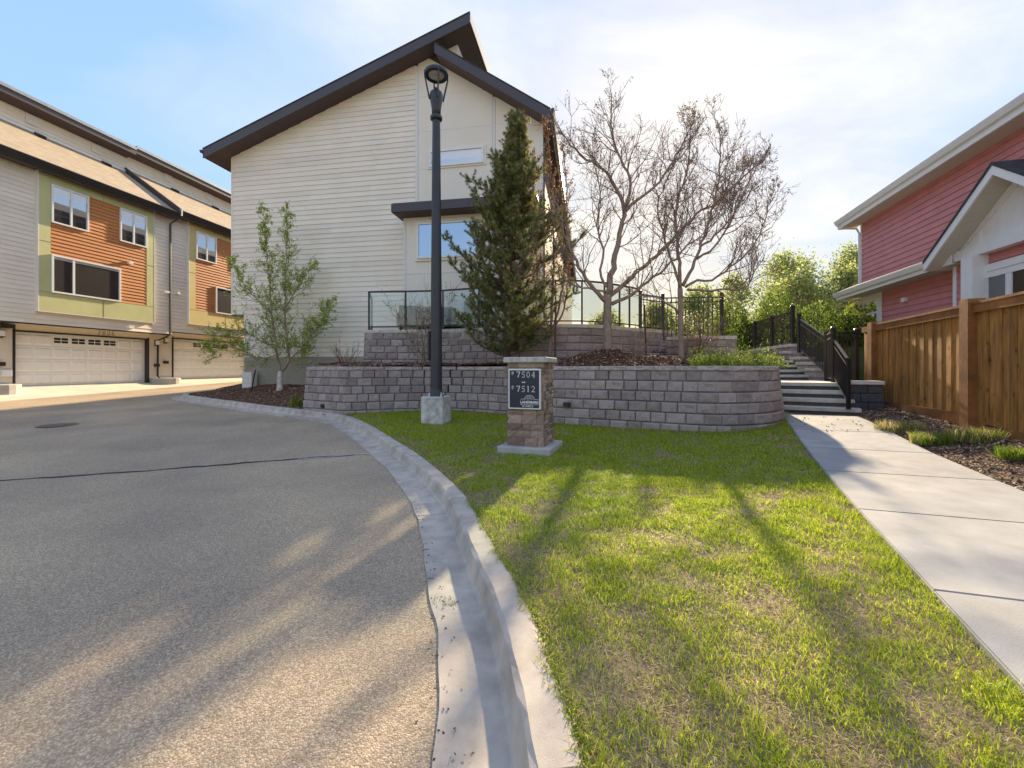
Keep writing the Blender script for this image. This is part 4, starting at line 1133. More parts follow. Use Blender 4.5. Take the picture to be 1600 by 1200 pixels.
# ------------------------------------------------------------------ wood fence
WF = thing("wood_fence", "stained cedar board fence with cap rail and square posts beside the path", "fence")
def fpt(y): return np.array([fenceX(y), y])
FT = np.array([.35, 1.0]) / math.hypot(.35, 1); FN = np.array([-FT[1], FT[0]])       # towards the path
def fence_box(name, y0, y1, o0, o1, z0, z1, m, ch=.006):
    a, b = fpt(y0), fpt(y1)
    q = [a + FN * o0, b + FN * o0, b + FN * o1, a + FN * o1]
    return part(name, MB().hexa([(x, y, z0[i] if hasattr(z0, "__len__") else z0) for i, (x, y) in enumerate(q)] + [(x, y, z1) for x, y in q]), m, WF)
TOPZ = 2.36
posts_y = [10.0, 6.86, 4.6, 2.2]
for i, py in enumerate(posts_y):
    fence_box("post", py - .10, py + .10, -.10, .12, .1, TOPZ + (.05 if i else .02), CEDARD)
def fz(y): return 0.28 + .055 * min(max(y - 5.5, 0), 4)
fy = [10.5, 10.1] + []
for (ya, yb, zt) in ((9.9, 6.96, TOPZ - .06), (6.76, 4.7, TOPZ - .05), (4.5, 2.3, TOPZ - .04)):
    n = int(round((ya - yb) * 1.06 / .135)); st = (ya - yb) / n
    for k in range(n):
        y1 = ya - k * st; o = .016 * (k % 2) + random.uniform(-.003, .003)
        fence_box("board", y1 - st + .003, y1 - .002, -.02 + o, .004 + o, fz(y1) + .10, zt, CEDAR)
    fence_box("rail", yb, ya, .022, .06, zt - .13, zt, CEDARD)
    fence_box("cap_rail", yb - .02, ya + .02, -.06, .075, zt + .001, zt + .04, CEDARD)
    fence_box("kickboard", yb, ya, .022, .055, [fz(yb) - .12, fz(ya) - .12, fz(ya) - .12, fz(yb) - .12], fz(yb) + .17 if False else fz((ya + yb) / 2) + .13, CEDARD)
for k in range(3): fence_box("board", 10.12 + k * .14, 10.25 + k * .14, -.02, .01, .5, TOPZ - .07, CEDAR)
fence_box("rail", 10.1, 10.54, .012, .06, TOPZ - .18, TOPZ - .05, CEDARD)

# ------------------------------------------------------------------ metal fences, handrails, glass railing
def picket_panel(parent, p, q, h, zp=None, zq=None, gap=.105, z_under=.06, mid=.14):
    """posts are separate; p,q = (x,y,z) feet of the panel"""
    p = Vector(p); q = Vector(q); up = Vector((0, 0, 1))
    part("rail", MB().bar(p + up * h, q + up * h, .04, .035), BLACKM, parent)
    part("rail", MB().bar(p + up * (h - mid), q + up * (h - mid), .03, .03), BLACKM, parent)
    part("rail", MB().bar(p + up * z_under, q + up * z_under, .03, .035), BLACKM, parent)
    n = max(2, int((q - p).length / gap)); mb = MB()
    for k in range(1, n):
        e = p + (q - p) * (k / n); mb.bar(e + up * z_under, e + up * h, .018)
    part("pickets", mb, BLACKM, parent, stuff=True)
def post(parent, x, y, z0, z1, w=.075):
    o = part("post", MB().box(x - w / 2, x + w / 2, y - w / 2, y + w / 2, z0, z1), BLACKM, parent)
    part("post_cap", MB().lathe([(w * .72, z1), (w * .72, z1 + .018), (w * .5, z1 + .035), (.01, z1 + .045)], cx=x, cy=y, n=8), BLACKM, o)
sf = thing("metal_fence", "black aluminium picket fence along the upper walkway wall", "fence")
pts = [FA + (FB - FA) * t for t in (0.03, .30, .58, .9)]
for i, p in enumerate(pts):
    post(sf, p[0] + .12, p[1], 1.95 if i else 1.85, 3.22 if i else 3.33, .09)
for a, b in zip(pts[:-1], pts[1:]): picket_panel(sf, (a[0] + .12, a[1], 2.1), (b[0] + .12, b[1], 2.1), 1.08)
hu = thing("handrail", "black sloping picket handrail beside the upper flight of steps", "handrail")
post(hu, 9.06, 13.55, 1.8, 3.02); post(hu, 8.42, 11.5, .96, 2.27)
picket_panel(hu, (9.06, 13.52, 1.86), (8.42, 11.54, 1.16), 1.0)
hg = thing("metal_fence", "short level black picket panel joining the two stair handrails", "fence")
post(hg, 7.72, 10.32, .96, 2.27)
picket_panel(hg, (8.40, 11.46, 1.0), (7.74, 10.36, 1.0), 1.2)
hl = thing("handrail", "black sloping picket handrail beside the lower flight of steps", "handrail")
part("post", MB().box(7.02, 7.08, 8.97, 9.03, .45, 1.52), BLACKM, hl)
picket_panel(hl, (7.70, 10.26, 1.04), (7.05, 9.02, .56), .95)
hp = thing("metal_fence", "narrow black picket panel between the stair rail and wood fence", "fence")
post(hp, 8.42, 10.5, .9, 2.24); picket_panel(hp, (7.80, 10.36, .96), (8.40, 10.5, .96), 1.2)
# patio fence of black pickets on the upper wall
pf = thing("metal_fence", "black picket fence on the patio behind the bare trees", "fence")
pq = [(3.75, 12.55), (4.6, 13.1), (6.3, 12.9)]
for x, y in pq: post(pf, x, y, 2.1, 3.55, .08)
for a, b in zip(pq[:-1], pq[1:]): picket_panel(pf, (a[0], a[1], 2.45 if b[0] < 5 else 2.2), (b[0], b[1], 2.45 if b[0] < 5 else 2.2), 1.02 if b[0] < 5 else 1.25, gap=.13)
# glass railing
gr = thing("glass_railing", "black-framed glass railing along the patio edge above the upper wall", "railing")
gp = [(-4.70, 14.4), (-4.33, 13.0), (-3.2, 12.92), (-2.05, 12.76), (-.95, 12.36), (.1, 11.84), (1.15, 11.34), (1.85, 11.36), (2.5, 11.62), (3.0, 11.98), (3.35, 12.25), (3.72, 12.53)]
TZ = 3.62
for i, (x, y) in enumerate(gp):
    part("post", MB().box(x - .022, x + .022, y - .022, y + .022, 2.4, TZ - .001), BLACKM, gr)
for (a, b) in zip(gp[:-1], gp[1:]):
    A, B = Vector((a[0], a[1], 0)), Vector((b[0], b[1], 0)); d = (B - A).normalized()
    part("top_rail", MB().bar(A + Vector((0, 0, TZ)), B + Vector((0, 0, TZ)), .055, .045), BLACKM, gr)
    part("bottom_rail", MB().bar(A + Vector((0, 0, 2.56)), B + Vector((0, 0, 2.56)), .03, .035), BLACKM, gr)
    part("glass_panel", MB().bar(A + d * .04 + Vector((0, 0, 3.09)), B - d * .04 + Vector((0, 0, 3.09)), .008, .98), CLEAR, gr)

# ------------------------------------------------------------------ small things
ch = thing("patio_chair", "dark wicker patio chair behind the glass railing left of the lamp", "chair", (-3.2, 13.6, 2.42), R(20))
part("seat", MB().cbox(-.32, .32, -.32, .32, .25, .42, .04), WICKER, ch); part("backrest", MB().cbox(-.34, .34, .26, .38, .25, .92, .04), WICKER, ch)
for s in (-1, 1):
    part("armrest", MB().cbox(s * .36 - .06, s * .36 + .06, -.33, .33, .25, .64, .03), WICKER, ch)
    for y in (-.28, .28): part("leg", MB().box(s * .3 - .03, s * .3 + .03, y - .03, y + .03, 0, .26), WICKER, ch)
so = thing("patio_sofa", "long dark wicker patio sofa behind the glass railing and lamp pole", "sofa", (-2.0, 13.5, 2.42), R(8))
part("seat", MB().cbox(-.8, .8, -.35, .35, .18, .42, .04), WICKER, so); part("backrest", MB().cbox(-.85, .85, .28, .42, .18, .86, .05), WICKER, so)
for s in (-1, 1):
    part("armrest", MB().cbox(s * .88 - .07, s * .88 + .07, -.36, .4, .10, .62, .03), WICKER, so)
    for y in (-.3, .3): part("leg", MB().box(s * .75 - .03, s * .75 + .03, y - .03, y + .03, 0, .2), WICKER, so)
gl = thing("barbecue", "grey covered barbecue standing on the patio right of the lamp pole", "barbecue", (-1.05, 13.25, 2.42), R(-5))
part("cover", MB().prism([(-.42, .05), (.42, .05), (.40, .85), (.26, 1.12), (-.2, 1.14), (-.38, .9)], -.3, .3, 'y'), mat("grey_cover", (.16, .17, .19), .8, .25, 5, .8, 9), gl)
for s in (-.35, .35): part("wheel", MB().tube([(s, -.25, .04), (s, -.31, .04)], .05, 12), BLACKM, gl)
ub = thing("utility_box", "white siding-clad utility box at the foot of the house corner", "utility box", (-9.62, 15.75, .55), -TH)
part("cabinet", MB().cbox(-.2, .2, -.14, .14, 0, .62, .01), TRIMW, ub)
for k in range(2): part("cover_seam", MB().box(-.19, .19, -.147, -.141, .2 + .2 * k, .21 + .2 * k), GREYSW, ub)
for (x, y, z, h, lean, lab) in ((-9.05, 14.9, .6, .62, .14, "thin black stake leaning beside the birch"), (3.32, 10.6, 1.5, 1.35, -.05, "rusty steel tree stake between the two bare trees"),
                                (1.02, 10.2, 1.4, 1.35, .02, "rusty steel tree stake right of the pine"), (4.72, 10.75, 1.5, .75, -.01, "short rusty steel stake before the low right wall")):
    st = thing("tree_stake", lab, "stake", (x, y, z - .1))
    m_ = BLACKM if "black" in lab else STEEL
    part("shaft", MB().tube([(0, 0, 0), (lean, 0, h + .1)], .022, 6), m_, st)
    part("cap", MB().lathe([(.028, h + .08), (.028, h + .12), (.01, h + .13)], cx=lean, n=8), m_, st)

# ------------------------------------------------------------------ vegetation generators
def vnoise(x, y, sc, seed):
    g = np.random.default_rng(seed); G = g.random((64, 64))
    u, v = np.asarray(x) * sc + 100, np.asarray(y) * sc + 100
    i, j = np.floor(u).astype(int), np.floor(v).astype(int); fu, fv = u - i, v - j
    fu = fu * fu * (3 - 2 * fu); fv = fv * fv * (3 - 2 * fv)
    a = G[i % 64, j % 64]; b = G[(i + 1) % 64, j % 64]; c = G[i % 64, (j + 1) % 64]; d = G[(i + 1) % 64, (j + 1) % 64]
    return (a * (1 - fu) + b * fu) * (1 - fv) + (c * (1 - fu) + d * fu) * fv
def blades(P, H_, W, cols, lean, g=rng):
    n = len(P); th = g.uniform(0, 2 * np.pi, n); ph = g.uniform(0, 2 * np.pi, n)
    s = np.stack([np.cos(th), np.sin(th), np.zeros(n)], 1) * (W * .5)[:, None]
    l = np.stack([np.cos(ph), np.sin(ph), np.zeros(n)], 1) * (H_ * lean)[:, None]
    up = np.zeros((n, 3)); up[:, 2] = H_
    V = np.empty((n, 5, 3)); V[:, 0] = P - s; V[:, 1] = P + s
    m = P + up * .55 + l * .35; V[:, 2] = m - s * .75; V[:, 3] = m + s * .75
    V[:, 4] = P + up * np.clip(1.0 - .45 * lean, .25, 1)[:, None] + l
    b = (np.arange(n) * 5)[:, None]
    T = np.concatenate([b + [0, 1, 3], b + [0, 3, 2], b + [2, 3, 4]])
    return V.reshape(-1, 3), T, np.repeat(cols, 5, axis=0)
def grow(mb, p, d, length, r, level, g, tips, up=.25, wig=.22, nseg=5, sides=4, kids=(5, 3), ratio=.55, ang=(.5, 1.0), rmin=.0038):
    pts = [np.array(p)]; d = np.array(d, float); d /= np.linalg.norm(d)
    for k in range(nseg):
        d = d + g.normal(size=3) * wig + np.array([0, 0, up]); d /= np.linalg.norm(d)
        pts.append(pts[-1] + d * length / nseg)
    rr_ = [max(rmin, r * (1 - .75 * k / nseg)) for k in range(nseg + 1)]
    mb.tube(pts, rr_, sides, cap=False)
    for k in range(1, nseg + 1): tips.append((pts[k], level))
    if level <= 0: return
    for _ in range(kids[0] if level > 1 else kids[1]):
        i = g.integers(1, nseg); t = pts[i] - pts[i - 1]; t /= np.linalg.norm(t)
        s = g.normal(size=3); s -= t * s.dot(t); s /= np.linalg.norm(s) + 1e-9
        a = g.uniform(*ang)
        grow(mb, pts[i], t * math.cos(a) + s * math.sin(a), length * ratio * g.uniform(.6, 1.2), r * .5, level - 1, g, tips, up, wig, max(3, nseg - 1), 3, kids, ratio, ang, rmin)
def limb_tree(name, label, cat, base, limbs, seed, bark, twigm, step=.22, tl=(.5, 1.1), tr=.010, level=2, kids=(4, 3), up=.25, flat=1.0, trunkm=None, group=None, ang=(.45, 1.0), start=.25, ratio=.55):
    t = thing(name, label, cat, base, 0, group)
    g = np.random.default_rng(seed); tips = []; tw = MB()
    for li, (r0, r1, pts) in enumerate(limbs):
        P = smooth_line(pts, .12 if li == 0 else .16)
        n = len(P)
        if li: P[1:-1] += g.normal(size=(n - 2, 3)) * .014
        rad = [r0 + (r1 - r0) * (k / (n - 1)) ** .8 for k in range(n)]
        if li == 0: rad[0] *= 1.35; rad[1] *= 1.12
        o = part("trunk" if li == 0 else "limb", MB().tube(P, rad, 10 if li == 0 else 7), (trunkm or bark) if li == 0 else bark, t, True)
        if li == 0: continue
        L = 0; total = .16 * n
        k0 = int(n * start)
        for k in range(k0, n):
            cnt = max(1, int(round(.16 / step + g.random() - .5)))
            for _ in range(cnt):
                d = P[min(k + 1, n - 1)] - P[k - 1]; d /= np.linalg.norm(d) + 1e-9
                s = g.normal(size=3); s[1] *= flat; s -= d * s.dot(d); s /= np.linalg.norm(s) + 1e-9
                a = g.uniform(*ang)
                ln = g.uniform(*tl) * (1 - .68 * (k - k0) / max(1, n - k0))
                grow(tw, P[k], d * math.cos(a) + s * math.sin(a), ln, min(tr, rad[k] * .6), level - 1, g, tips, up, kids=kids, ang=ang, ratio=ratio)
    o = part("twigs", tw, twigm, t, stuff=True)
    return t, tips, g

T1 = [(0.105,0.09,[(-0.01, 0.0, -0.2), (-0.01, 0.0, 0.61), (-0.01, 0.0, 1.16), (0.0, 0.0, 1.36)]),
  (0.085,0.012,[(0.0, 0.0, 1.36), (0.08, 0.01, 1.83), (0.21, 0.02, 2.48), (0.35, 0.03, 3.07), (0.43, 0.04, 3.42), (0.24, 0.06, 3.84), (-0.08, 0.07, 4.37), (-0.61, 0.08, 4.7), (-1.02, 0.09, 5.14), (-1.2, 0.1, 5.5)]),
  (0.045,0.01,[(0.41, 0.1, 3.32), (0.55, 0.02, 4.0), (0.35, -0.06, 4.43), (0.1, -0.14, 4.96), (0.03, -0.22, 5.6), (0.01, -0.3, 5.95)]),
  (0.045,0.01,[(0.39, 0.1, 3.32), (0.71, 0.18, 3.65), (1.21, 0.26, 4.04), (1.63, 0.34, 4.62), (1.99, 0.42, 5.26), (2.27, 0.5, 5.8)]),
  (0.06,0.012,[(-0.01, 0.0, 1.16), (-0.35, -0.08, 1.46), (-0.65, -0.17, 1.85), (-0.86, -0.25, 2.23), (-1.07, -0.33, 2.71), (-1.19, -0.42, 3.14), (-1.37, -0.5, 3.55)]),
  (0.06,0.012,[(0.02, 0.0, 1.31), (0.39, 0.09, 1.61), (0.89, 0.17, 2.05), (1.69, 0.26, 2.78), (2.2, 0.34, 3.35), (2.85, 0.43, 3.78), (3.63, 0.51, 4.52), (4.1, 0.6, 4.87)]),
  (0.05,0.01,[(0.08, 0.0, 1.13), (0.45, -0.12, 1.29), (0.88, -0.23, 1.61), (1.35, -0.35, 2.03), (1.64, -0.47, 2.34), (1.92, -0.58, 2.58), (2.09, -0.7, 2.81)]),
  (0.035,0.008,[(-0.01, 0.0, 1.54), (-0.15, 0.08, 1.85), (-0.07, 0.17, 2.4), (-0.19, 0.25, 3.08), (-0.12, 0.33, 3.89), (-0.19, 0.42, 4.47), (-0.42, 0.5, 5.12)]),
  (0.03,0.007,[(-0.04, 0.0, 1.42), (-0.53, -0.15, 1.48), (-1.01, -0.3, 1.54), (-1.48, -0.45, 1.48), (-1.82, -0.6, 1.53)])]
T2 = [(0.07,0.06,[(0.03, 0.0, -0.2), (0.01, 0.0, 0.73), (0.01, 0.0, 1.2), (-0.0, 0.0, 1.62)]),
  (0.05,0.01,[(-0.0, 0.0, 1.62), (-0.0, 0.03, 2.16), (-0.03, 0.06, 2.76), (-0.08, 0.09, 3.25), (0.01, 0.11, 3.86), (0.23, 0.14, 4.54), (0.31, 0.17, 5.34), (0.35, 0.2, 5.78)]),
  (0.045,0.01,[(0.06, 0.0, 1.68), (0.31, -0.04, 2.2), (0.47, -0.09, 2.66), (0.62, -0.13, 3.06), (0.75, -0.17, 3.63), (0.85, -0.21, 4.26), (0.85, -0.26, 4.93), (0.77, -0.3, 5.49)]),
  (0.035,0.008,[(0.12, 0.0, 1.65), (0.32, -0.07, 1.78), (0.76, -0.14, 1.83), (1.14, -0.21, 2.1), (1.45, -0.29, 2.37), (1.75, -0.36, 2.87), (1.88, -0.43, 3.42), (2.01, -0.5, 3.73)]),
  (0.035,0.008,[(0.18, 0.0, 1.59), (0.64, 0.1, 1.59), (1.17, 0.2, 1.64), (1.83, 0.3, 1.74), (2.04, 0.4, 2.37), (2.22, 0.5, 3.02)]),
  (0.03,0.008,[(-0.03, 0.0, 1.02), (-0.28, -0.1, 1.19), (-0.55, -0.2, 1.35), (-0.93, -0.3, 1.39), (-1.3, -0.4, 1.43)]),
  (0.035,0.008,[(-0.03, 0.0, 1.8), (-0.21, 0.08, 2.41), (-0.36, 0.16, 3.04), (-0.46, 0.24, 3.67), (-0.24, 0.32, 4.31), (0.03, 0.4, 4.84)]),
  (0.03,0.008,[(0.52, 0.1, 2.66), (1.05, 0.2, 3.05), (1.46, 0.3, 3.57), (1.88, 0.4, 4.35), (2.19, 0.5, 4.89), (2.46, 0.6, 5.13)]),
  (0.03,0.008,[(0.37, -0.1, 2.31), (0.72, -0.22, 2.56), (1.01, -0.35, 3.1), (1.06, -0.47, 3.74), (1.05, -0.6, 4.36)])]
TB = [(0.10,0.075,[(0.01, 0.0, -0.2), (0.01, 0.0, 0.32), (0.05, 0.0, 0.53)]),
  (0.05,0.006,[(0.03, 0.0, 0.49), (-0.07, 0.01, 0.97), (-0.16, 0.03, 1.62), (-0.27, 0.04, 2.37), (-0.35, 0.05, 3.14), (-0.42, 0.06, 4.01), (-0.49, 0.07, 4.77), (-0.56, 0.09, 5.64), (-0.59, 0.1, 6.0)]),
  (0.05,0.006,[(0.07, 0.0, 0.53), (0.34, -0.01, 0.86), (0.3, -0.03, 1.29), (0.24, -0.04, 1.93), (0.21, -0.05, 2.69), (0.23, -0.06, 3.55), (0.26, -0.07, 4.4), (0.31, -0.09, 5.26), (0.34, -0.1, 5.9)]),
  (0.02,0.004,[(-0.1, 0.0, 1.29), (-0.53, -0.08, 1.5), (-1.02, -0.16, 1.82), (-1.5, -0.24, 1.92), (-1.87, -0.32, 1.8), (-2.13, -0.4, 1.38)]),
  (0.02,0.004,[(0.39, 0.0, 0.97), (0.79, 0.07, 1.4), (1.08, 0.15, 1.84), (1.38, 0.22, 2.4), (1.56, 0.3, 2.85)]),
  (0.02,0.004,[(0.33, 0.0, 0.92), (0.76, -0.07, 0.96), (1.01, -0.15, 1.39), (1.36, -0.22, 1.98), (1.61, -0.3, 2.44)]),
  (0.018,0.004,[(-0.15, 0.0, 1.07), (-0.72, 0.05, 0.97), (-1.4, 0.1, 1.29), (-2.08, 0.15, 1.41), (-2.45, 0.2, 1.08)]),
  (0.018,0.004,[(-0.28, 0.0, 2.48), (-0.63, -0.1, 2.89), (-0.99, -0.2, 3.31), (-1.21, -0.3, 3.71), (-1.29, -0.4, 4.11)]),
  (0.018,0.004,[(0.2, 0.0, 2.69), (0.48, 0.13, 3.26), (0.76, 0.27, 3.83), (0.92, 0.4, 4.2)])]
def buds(t, tips, g, n, pal, L, W, name="leaf_buds", lv=99):
    P = np.array([p for p, l in tips if l <= lv]); i = g.integers(0, len(P), n)
    V, T, C = leaves_arrays(P[i] + g.normal(size=(n, 3)) * .02, g.uniform(L * .6, L * 1.3, n), g.uniform(W * .7, W * 1.2, n), pick_cols(n, pal, .2, g), .2, None, g)
    o = soup(name, V, T, C, LEAFM, t); o["kind"] = "stuff"; return o
BUD = [(.15, .095, .07), (.2, .13, .09), (.11, .075, .06), (.24, .18, .08)]
t, tips, g1 = limb_tree("bare_tree", "large bare spreading tree with thick trunk on the mulch mound", "tree", (2.28, 10.2, 1.70), T1, 3, BARK, TWIG, .14, (.8, 1.75), .014, 3, (4, 3), .17, ang=(.5, 1.15), ratio=.55)
buds(t, tips, g1, 2600, BUD, .05, .03)
t, tips, g1 = limb_tree("bare_tree", "smaller bare tree with thin trunk and dense twigs behind the juniper", "tree", (4.07, 10.4, 1.62), T2, 5, BARK, TWIG, .12, (.7, 1.6), .013, 3, (4, 3), .2, ang=(.5, 1.15), ratio=.55)
buds(t, tips, g1, 2500, BUD, .048, .03)
# reddish multi-stem tree squeezed between the pine and the house corner
TRD = [(.06, .05, [(0, 0, -.2), (.02, 0, .4), (.03, 0, .8)]),
       (.04, .008, [(.03, 0, .8), (.1, .1, 2.0), (.12, .1, 3.4), (.05, .1, 4.8), (-.05, .1, 6.2)]),
       (.035, .008, [(.03, 0, .7), (.3, -.1, 1.8), (.42, -.1, 3.0), (.45, 0, 4.4), (.35, 0, 5.6)]),
       (.03, .008, [(.02, 0, .7), (-.2, -.2, 1.6), (-.35, -.3, 2.8), (-.4, -.2, 4.2), (-.35, -.2, 5.2)]),
       (.03, .008, [(.05, 0, .9), (.35, .1, 1.3), (.5, .2, 2.2), (.6, .2, 3.2)])]
t, tips, g1 = limb_tree("budding_tree", "slender budding tree with reddish twigs between pine and house corner", "tree", (.95, 10.95, 1.40), TRD, 9, TWIG, TWIG, .12, (.35, .8), .007, 2, (4, 3), .22)
buds(t, tips, g1, 5200, [(.16, .07, .06), (.22, .10, .07), (.12, .055, .05), (.24, .15, .07), (.18, .14, .05)], .045, .028, "leaf_buds")
# birch
t, tips, g1 = limb_tree("birch_tree", "young birch with two stems and fresh green leaves in the mulch island", "tree", (-7.85, 14.5, .68), TB, 12, BIRCHB, TWIG, .06, (.5, 1.05), .006, 2, (4, 3), .08, trunkm=BIRCHW, start=.08)
LG = [(.34, .47, .07), (.42, .54, .09), (.26, .38, .06), (.5, .56, .14)]
o = buds(t, tips, g1, 17000, LG, .056, .038, "leaves")

# pine
pine = thing("pine_tree", "bushy green pine with upswept branches in the raised bed beside the lamp", "tree", (-.14, 11.0, 1.36))
g1 = np.random.default_rng(21)
PH = 6.3
part("trunk", MB().tube([(0, 0, -.2), (.02, 0, 1.5), (.12, 0, 3.5), (.22, -.02, 5.2), (.27, -.02, PH)], [.11, .095, .07, .04, .012], 8), PINEBARK, pine, True)
bmb = MB(); TP = []; TDIR = []
def pine_r(z):    # reach of branches, left / right
    q = z / PH
    return (1.9 if q < .5 else .05 + 1.8 * (1 - (q - .5) / .5) ** 1.5) * (1 if q > .14 else .8)
z = .25
while z < PH - .1:
    nb = g1.integers(6, 9); a0 = g1.uniform(0, 6.28)
    for k in range(nb):
        a = a0 + 6.283 * k / nb + g1.normal() * .25
        L = pine_r(z) * g1.choice([g1.uniform(.35, .7), g1.uniform(.75, 1.12)])
        p0 = np.array([.02 + .04 * z, 0, z]); d = np.array([math.cos(a), math.sin(a), .25])
        pts = [p0]; n = 6
        for i in range(n):
            d = d + np.array([0, 0, .13]) + g1.normal(size=3) * .10; d /= np.linalg.norm(d); pts.append(pts[-1] + d * L / n)
        bmb.tube(pts, [max(.004, .022 * (1 - i / n) * (L / 1.2)) for i in range(n + 1)], 4, False)
        for i in range(2, n + 1):
            t_ = pts[i] - pts[i - 1]; t_ /= np.linalg.norm(t_)
            m_ = 5 if i < n else 6
            for _ in range(m_):
                s = g1.normal(size=3); s[2] = abs(s[2]) * .8 + .25; s = s / np.linalg.norm(s) * .8 + t_ * .7; s /= np.linalg.norm(s)
                ln = g1.uniform(.12, .36); q0 = pts[i] - t_ * g1.uniform(0, .12); q1 = q0 + s * ln
                bmb.tube([q0, q1], [.005, .003], 3, False)
                for w in (.45, .75, 1.0): TP.append(q0 + s * ln * w); TDIR.append(s)
    z += g1.uniform(.22, .34)
for w in np.linspace(0, .5, 5): TP.append(np.array([.27, -.02, PH - .1 + w * .6])); TDIR.append(np.array([0, 0, 1.]))
part("branches", bmb, PINEBARK, pine, stuff=True)
TP = np.array(TP); TDIR = np.array(TDIR); NN = 34
n = len(TP) * NN
P0 = np.repeat(TP, NN, 0) + g1.normal(size=(n, 3)) * .008; D = np.repeat(TDIR, NN, 0) * .75 + g1.normal(size=(n, 3)) * .55; D /= np.linalg.norm(D, axis=1)[:, None]
Ln = g1.uniform(.05, .10, n)[:, None]; S_ = np.cross(D, g1.normal(size=(n, 3))); S_ /= np.linalg.norm(S_, axis=1)[:, None] + 1e-9
V = np.empty((n, 3, 3)); V[:, 0] = P0 - S_ * .0048; V[:, 1] = P0 + S_ * .0048; V[:, 2] = P0 + D * Ln
base_c = pick_cols(len(TP), [(.14, .175, .065), (.20, .24, .085), (.28, .31, .11), (.38, .39, .16), (.34, .25, .15)], .15, g1)
o = soup("needles", V.reshape(-1, 3), np.arange(n * 3).reshape(-1, 3), np.repeat(np.repeat(base_c, NN, 0), 3, 0), NEEDLEM, pine); o["kind"] = "stuff"

# bare shrubs
def bare_shrub(name, label, base, h, spread, nst, seed, m, lvl=1, pal=None, nb=0):
    t = thing(name, label, "shrub", base); g = np.random.default_rng(seed); tips = []
    for k in range(nst):
        a = g.uniform(0, 6.28); mb = MB()
        grow(mb, (math.cos(a) * .06, math.sin(a) * .06, -.06), (math.cos(a) * spread, math.sin(a) * spread, 1), h * g.uniform(.65, 1.05), .010, lvl, g, tips, .12, .12, 6, 4, (4, 3), .45, (.3, .7))
        part("stem", mb, m, t)
    if nb: buds(t, tips, g, nb, pal, .05, .03, "dry_leaves")
bare_shrub("bare_shrub", "leafless red-twigged shrub on the lower wall near the birch", (-4.55, 11.75, 1.33), .85, .55, 16, 31, mat("red_twig", (.20, .085, .065), .8))
bare_shrub("bare_shrub", "tall wispy tan shrub behind the lamp pole", (-2.35, 11.85, 1.38), 2.1, .22, 12, 32, mat("tan_twig", (.27, .19, .13), .9), 2, [(.3, .2, .12), (.2, .15, .07)], 260)
bare_shrub("bare_shrub", "low tan twiggy shrub between the two bare tree trunks", (3.05, 10.55, 1.5), .85, .7, 16, 33, MATS["tan_twig"], 1)
bare_shrub("bare_shrub", "shrub with curled brown leaves before the low right wall", (4.78, 10.7, 1.5), .85, .45, 8, 34, TWIG, 1, [(.26, .10, .05), (.2, .09, .05)], 160)
bare_shrub("bare_shrub", "sprawling grey twigs leaning over the low right wall", (4.55, 11.2, 1.55), 1.5, 1.3, 14, 35, MATS["tan_twig"], 2)

def leafy(name, label, cat, base, fn, n, pal, L, W, seed, up=.4, trunk=None, jitter=.2, m=LEAFM, group=None):
    t = thing(name, label, cat, base, 0, group); g = np.random.default_rng(seed)
    P = fn(g, n)
    V, T, C = leaves_arrays(P, g.uniform(L * .6, L * 1.3, len(P)), g.uniform(W * .7, W * 1.2, len(P)), pick_cols(len(P), pal, jitter, g), up, None, g)
    if trunk: part("trunk", trunk, BARK, t)
    o = soup("foliage", V, T, C, m, t); o["kind"] = "stuff"
    return t
JUN = [(.13, .20, .035), (.18, .26, .05), (.24, .32, .06), (.10, .15, .03)]
def jun(g, n):
    a = g.uniform(-1, 1, n); b = g.normal(size=n) * .22
    k = g.integers(0, 26, n); cx = np.linspace(-.85, .85, 26)[k] + g.normal(size=n) * .07
    hx = .16 + .12 * np.sin(k * 1.9) ** 2
    return np.stack([cx, b - cx * .05, np.abs(g.normal(size=n)) * hx * np.exp(-b * b * 6) * .8 + .02], 1)
leafy("juniper", "low spreading green juniper on top of the curved block wall", "shrub", (4.75, 9.15, 1.30), jun, 6500, JUN, .075, .014, 41, .5, MB().tube([(-.7, 0, -.05), (0, 0, .04), (.7, 0, -.05)], .02, 5))
def cone(h, r, p=1.0, lump=.12):
    def fn(g, n):
        z = h * (1 - np.sqrt(g.random(n)) * .98); q = z / h
        a = g.uniform(0, 6.283, n); rr = r * np.minimum(1, (1 - q) ** p * 1.15 + .03) * np.sqrt(g.uniform(.35, 1, n)) * (1 + lump * np.sin(a * 5 + z * 6) + lump * np.sin(a * 3 - z * 9))
        return np.stack([rr * np.cos(a), rr * np.sin(a), z], 1)
    return fn
THU = [(.07, .12, .025), (.10, .16, .03), (.14, .20, .04), (.18, .24, .05)]
for (x, y, z, h, r, lab, sd) in ((11.1, 18.0, 2.0, 2.75, 1.0, "broad dark cedar bush behind the middle of the metal fence", 51), (12.3, 17.3, 2.0, 2.0, 1.15, "rounded cedar bush right of the fence corner post", 52),
                                 (9.9, 19.2, 2.0, 2.4, .9, "cedar bush beside the patio picket fence", 53), (13.0, 16.2, 1.6, 2.2, 1.0, "bright cedar bush against the red house corner", 54), (12.2, 15.3, 1.4, 2.1, .8, "small light green cedar bush before the red house window", 55)):
    pal = THU if sd < 54 else [(.09, .14, .025), (.14, .20, .035), (.18, .22, .045)]
    leafy("cedar_bush", lab, "shrub", (x, y, z), cone(h, r, .55), 5200, pal, .13, .05, sd, 1.2, MB().tube([(0, 0, -.4), (0, 0, h * .7)], [.05, .02], 6), group="cedar bushes behind the metal fence")

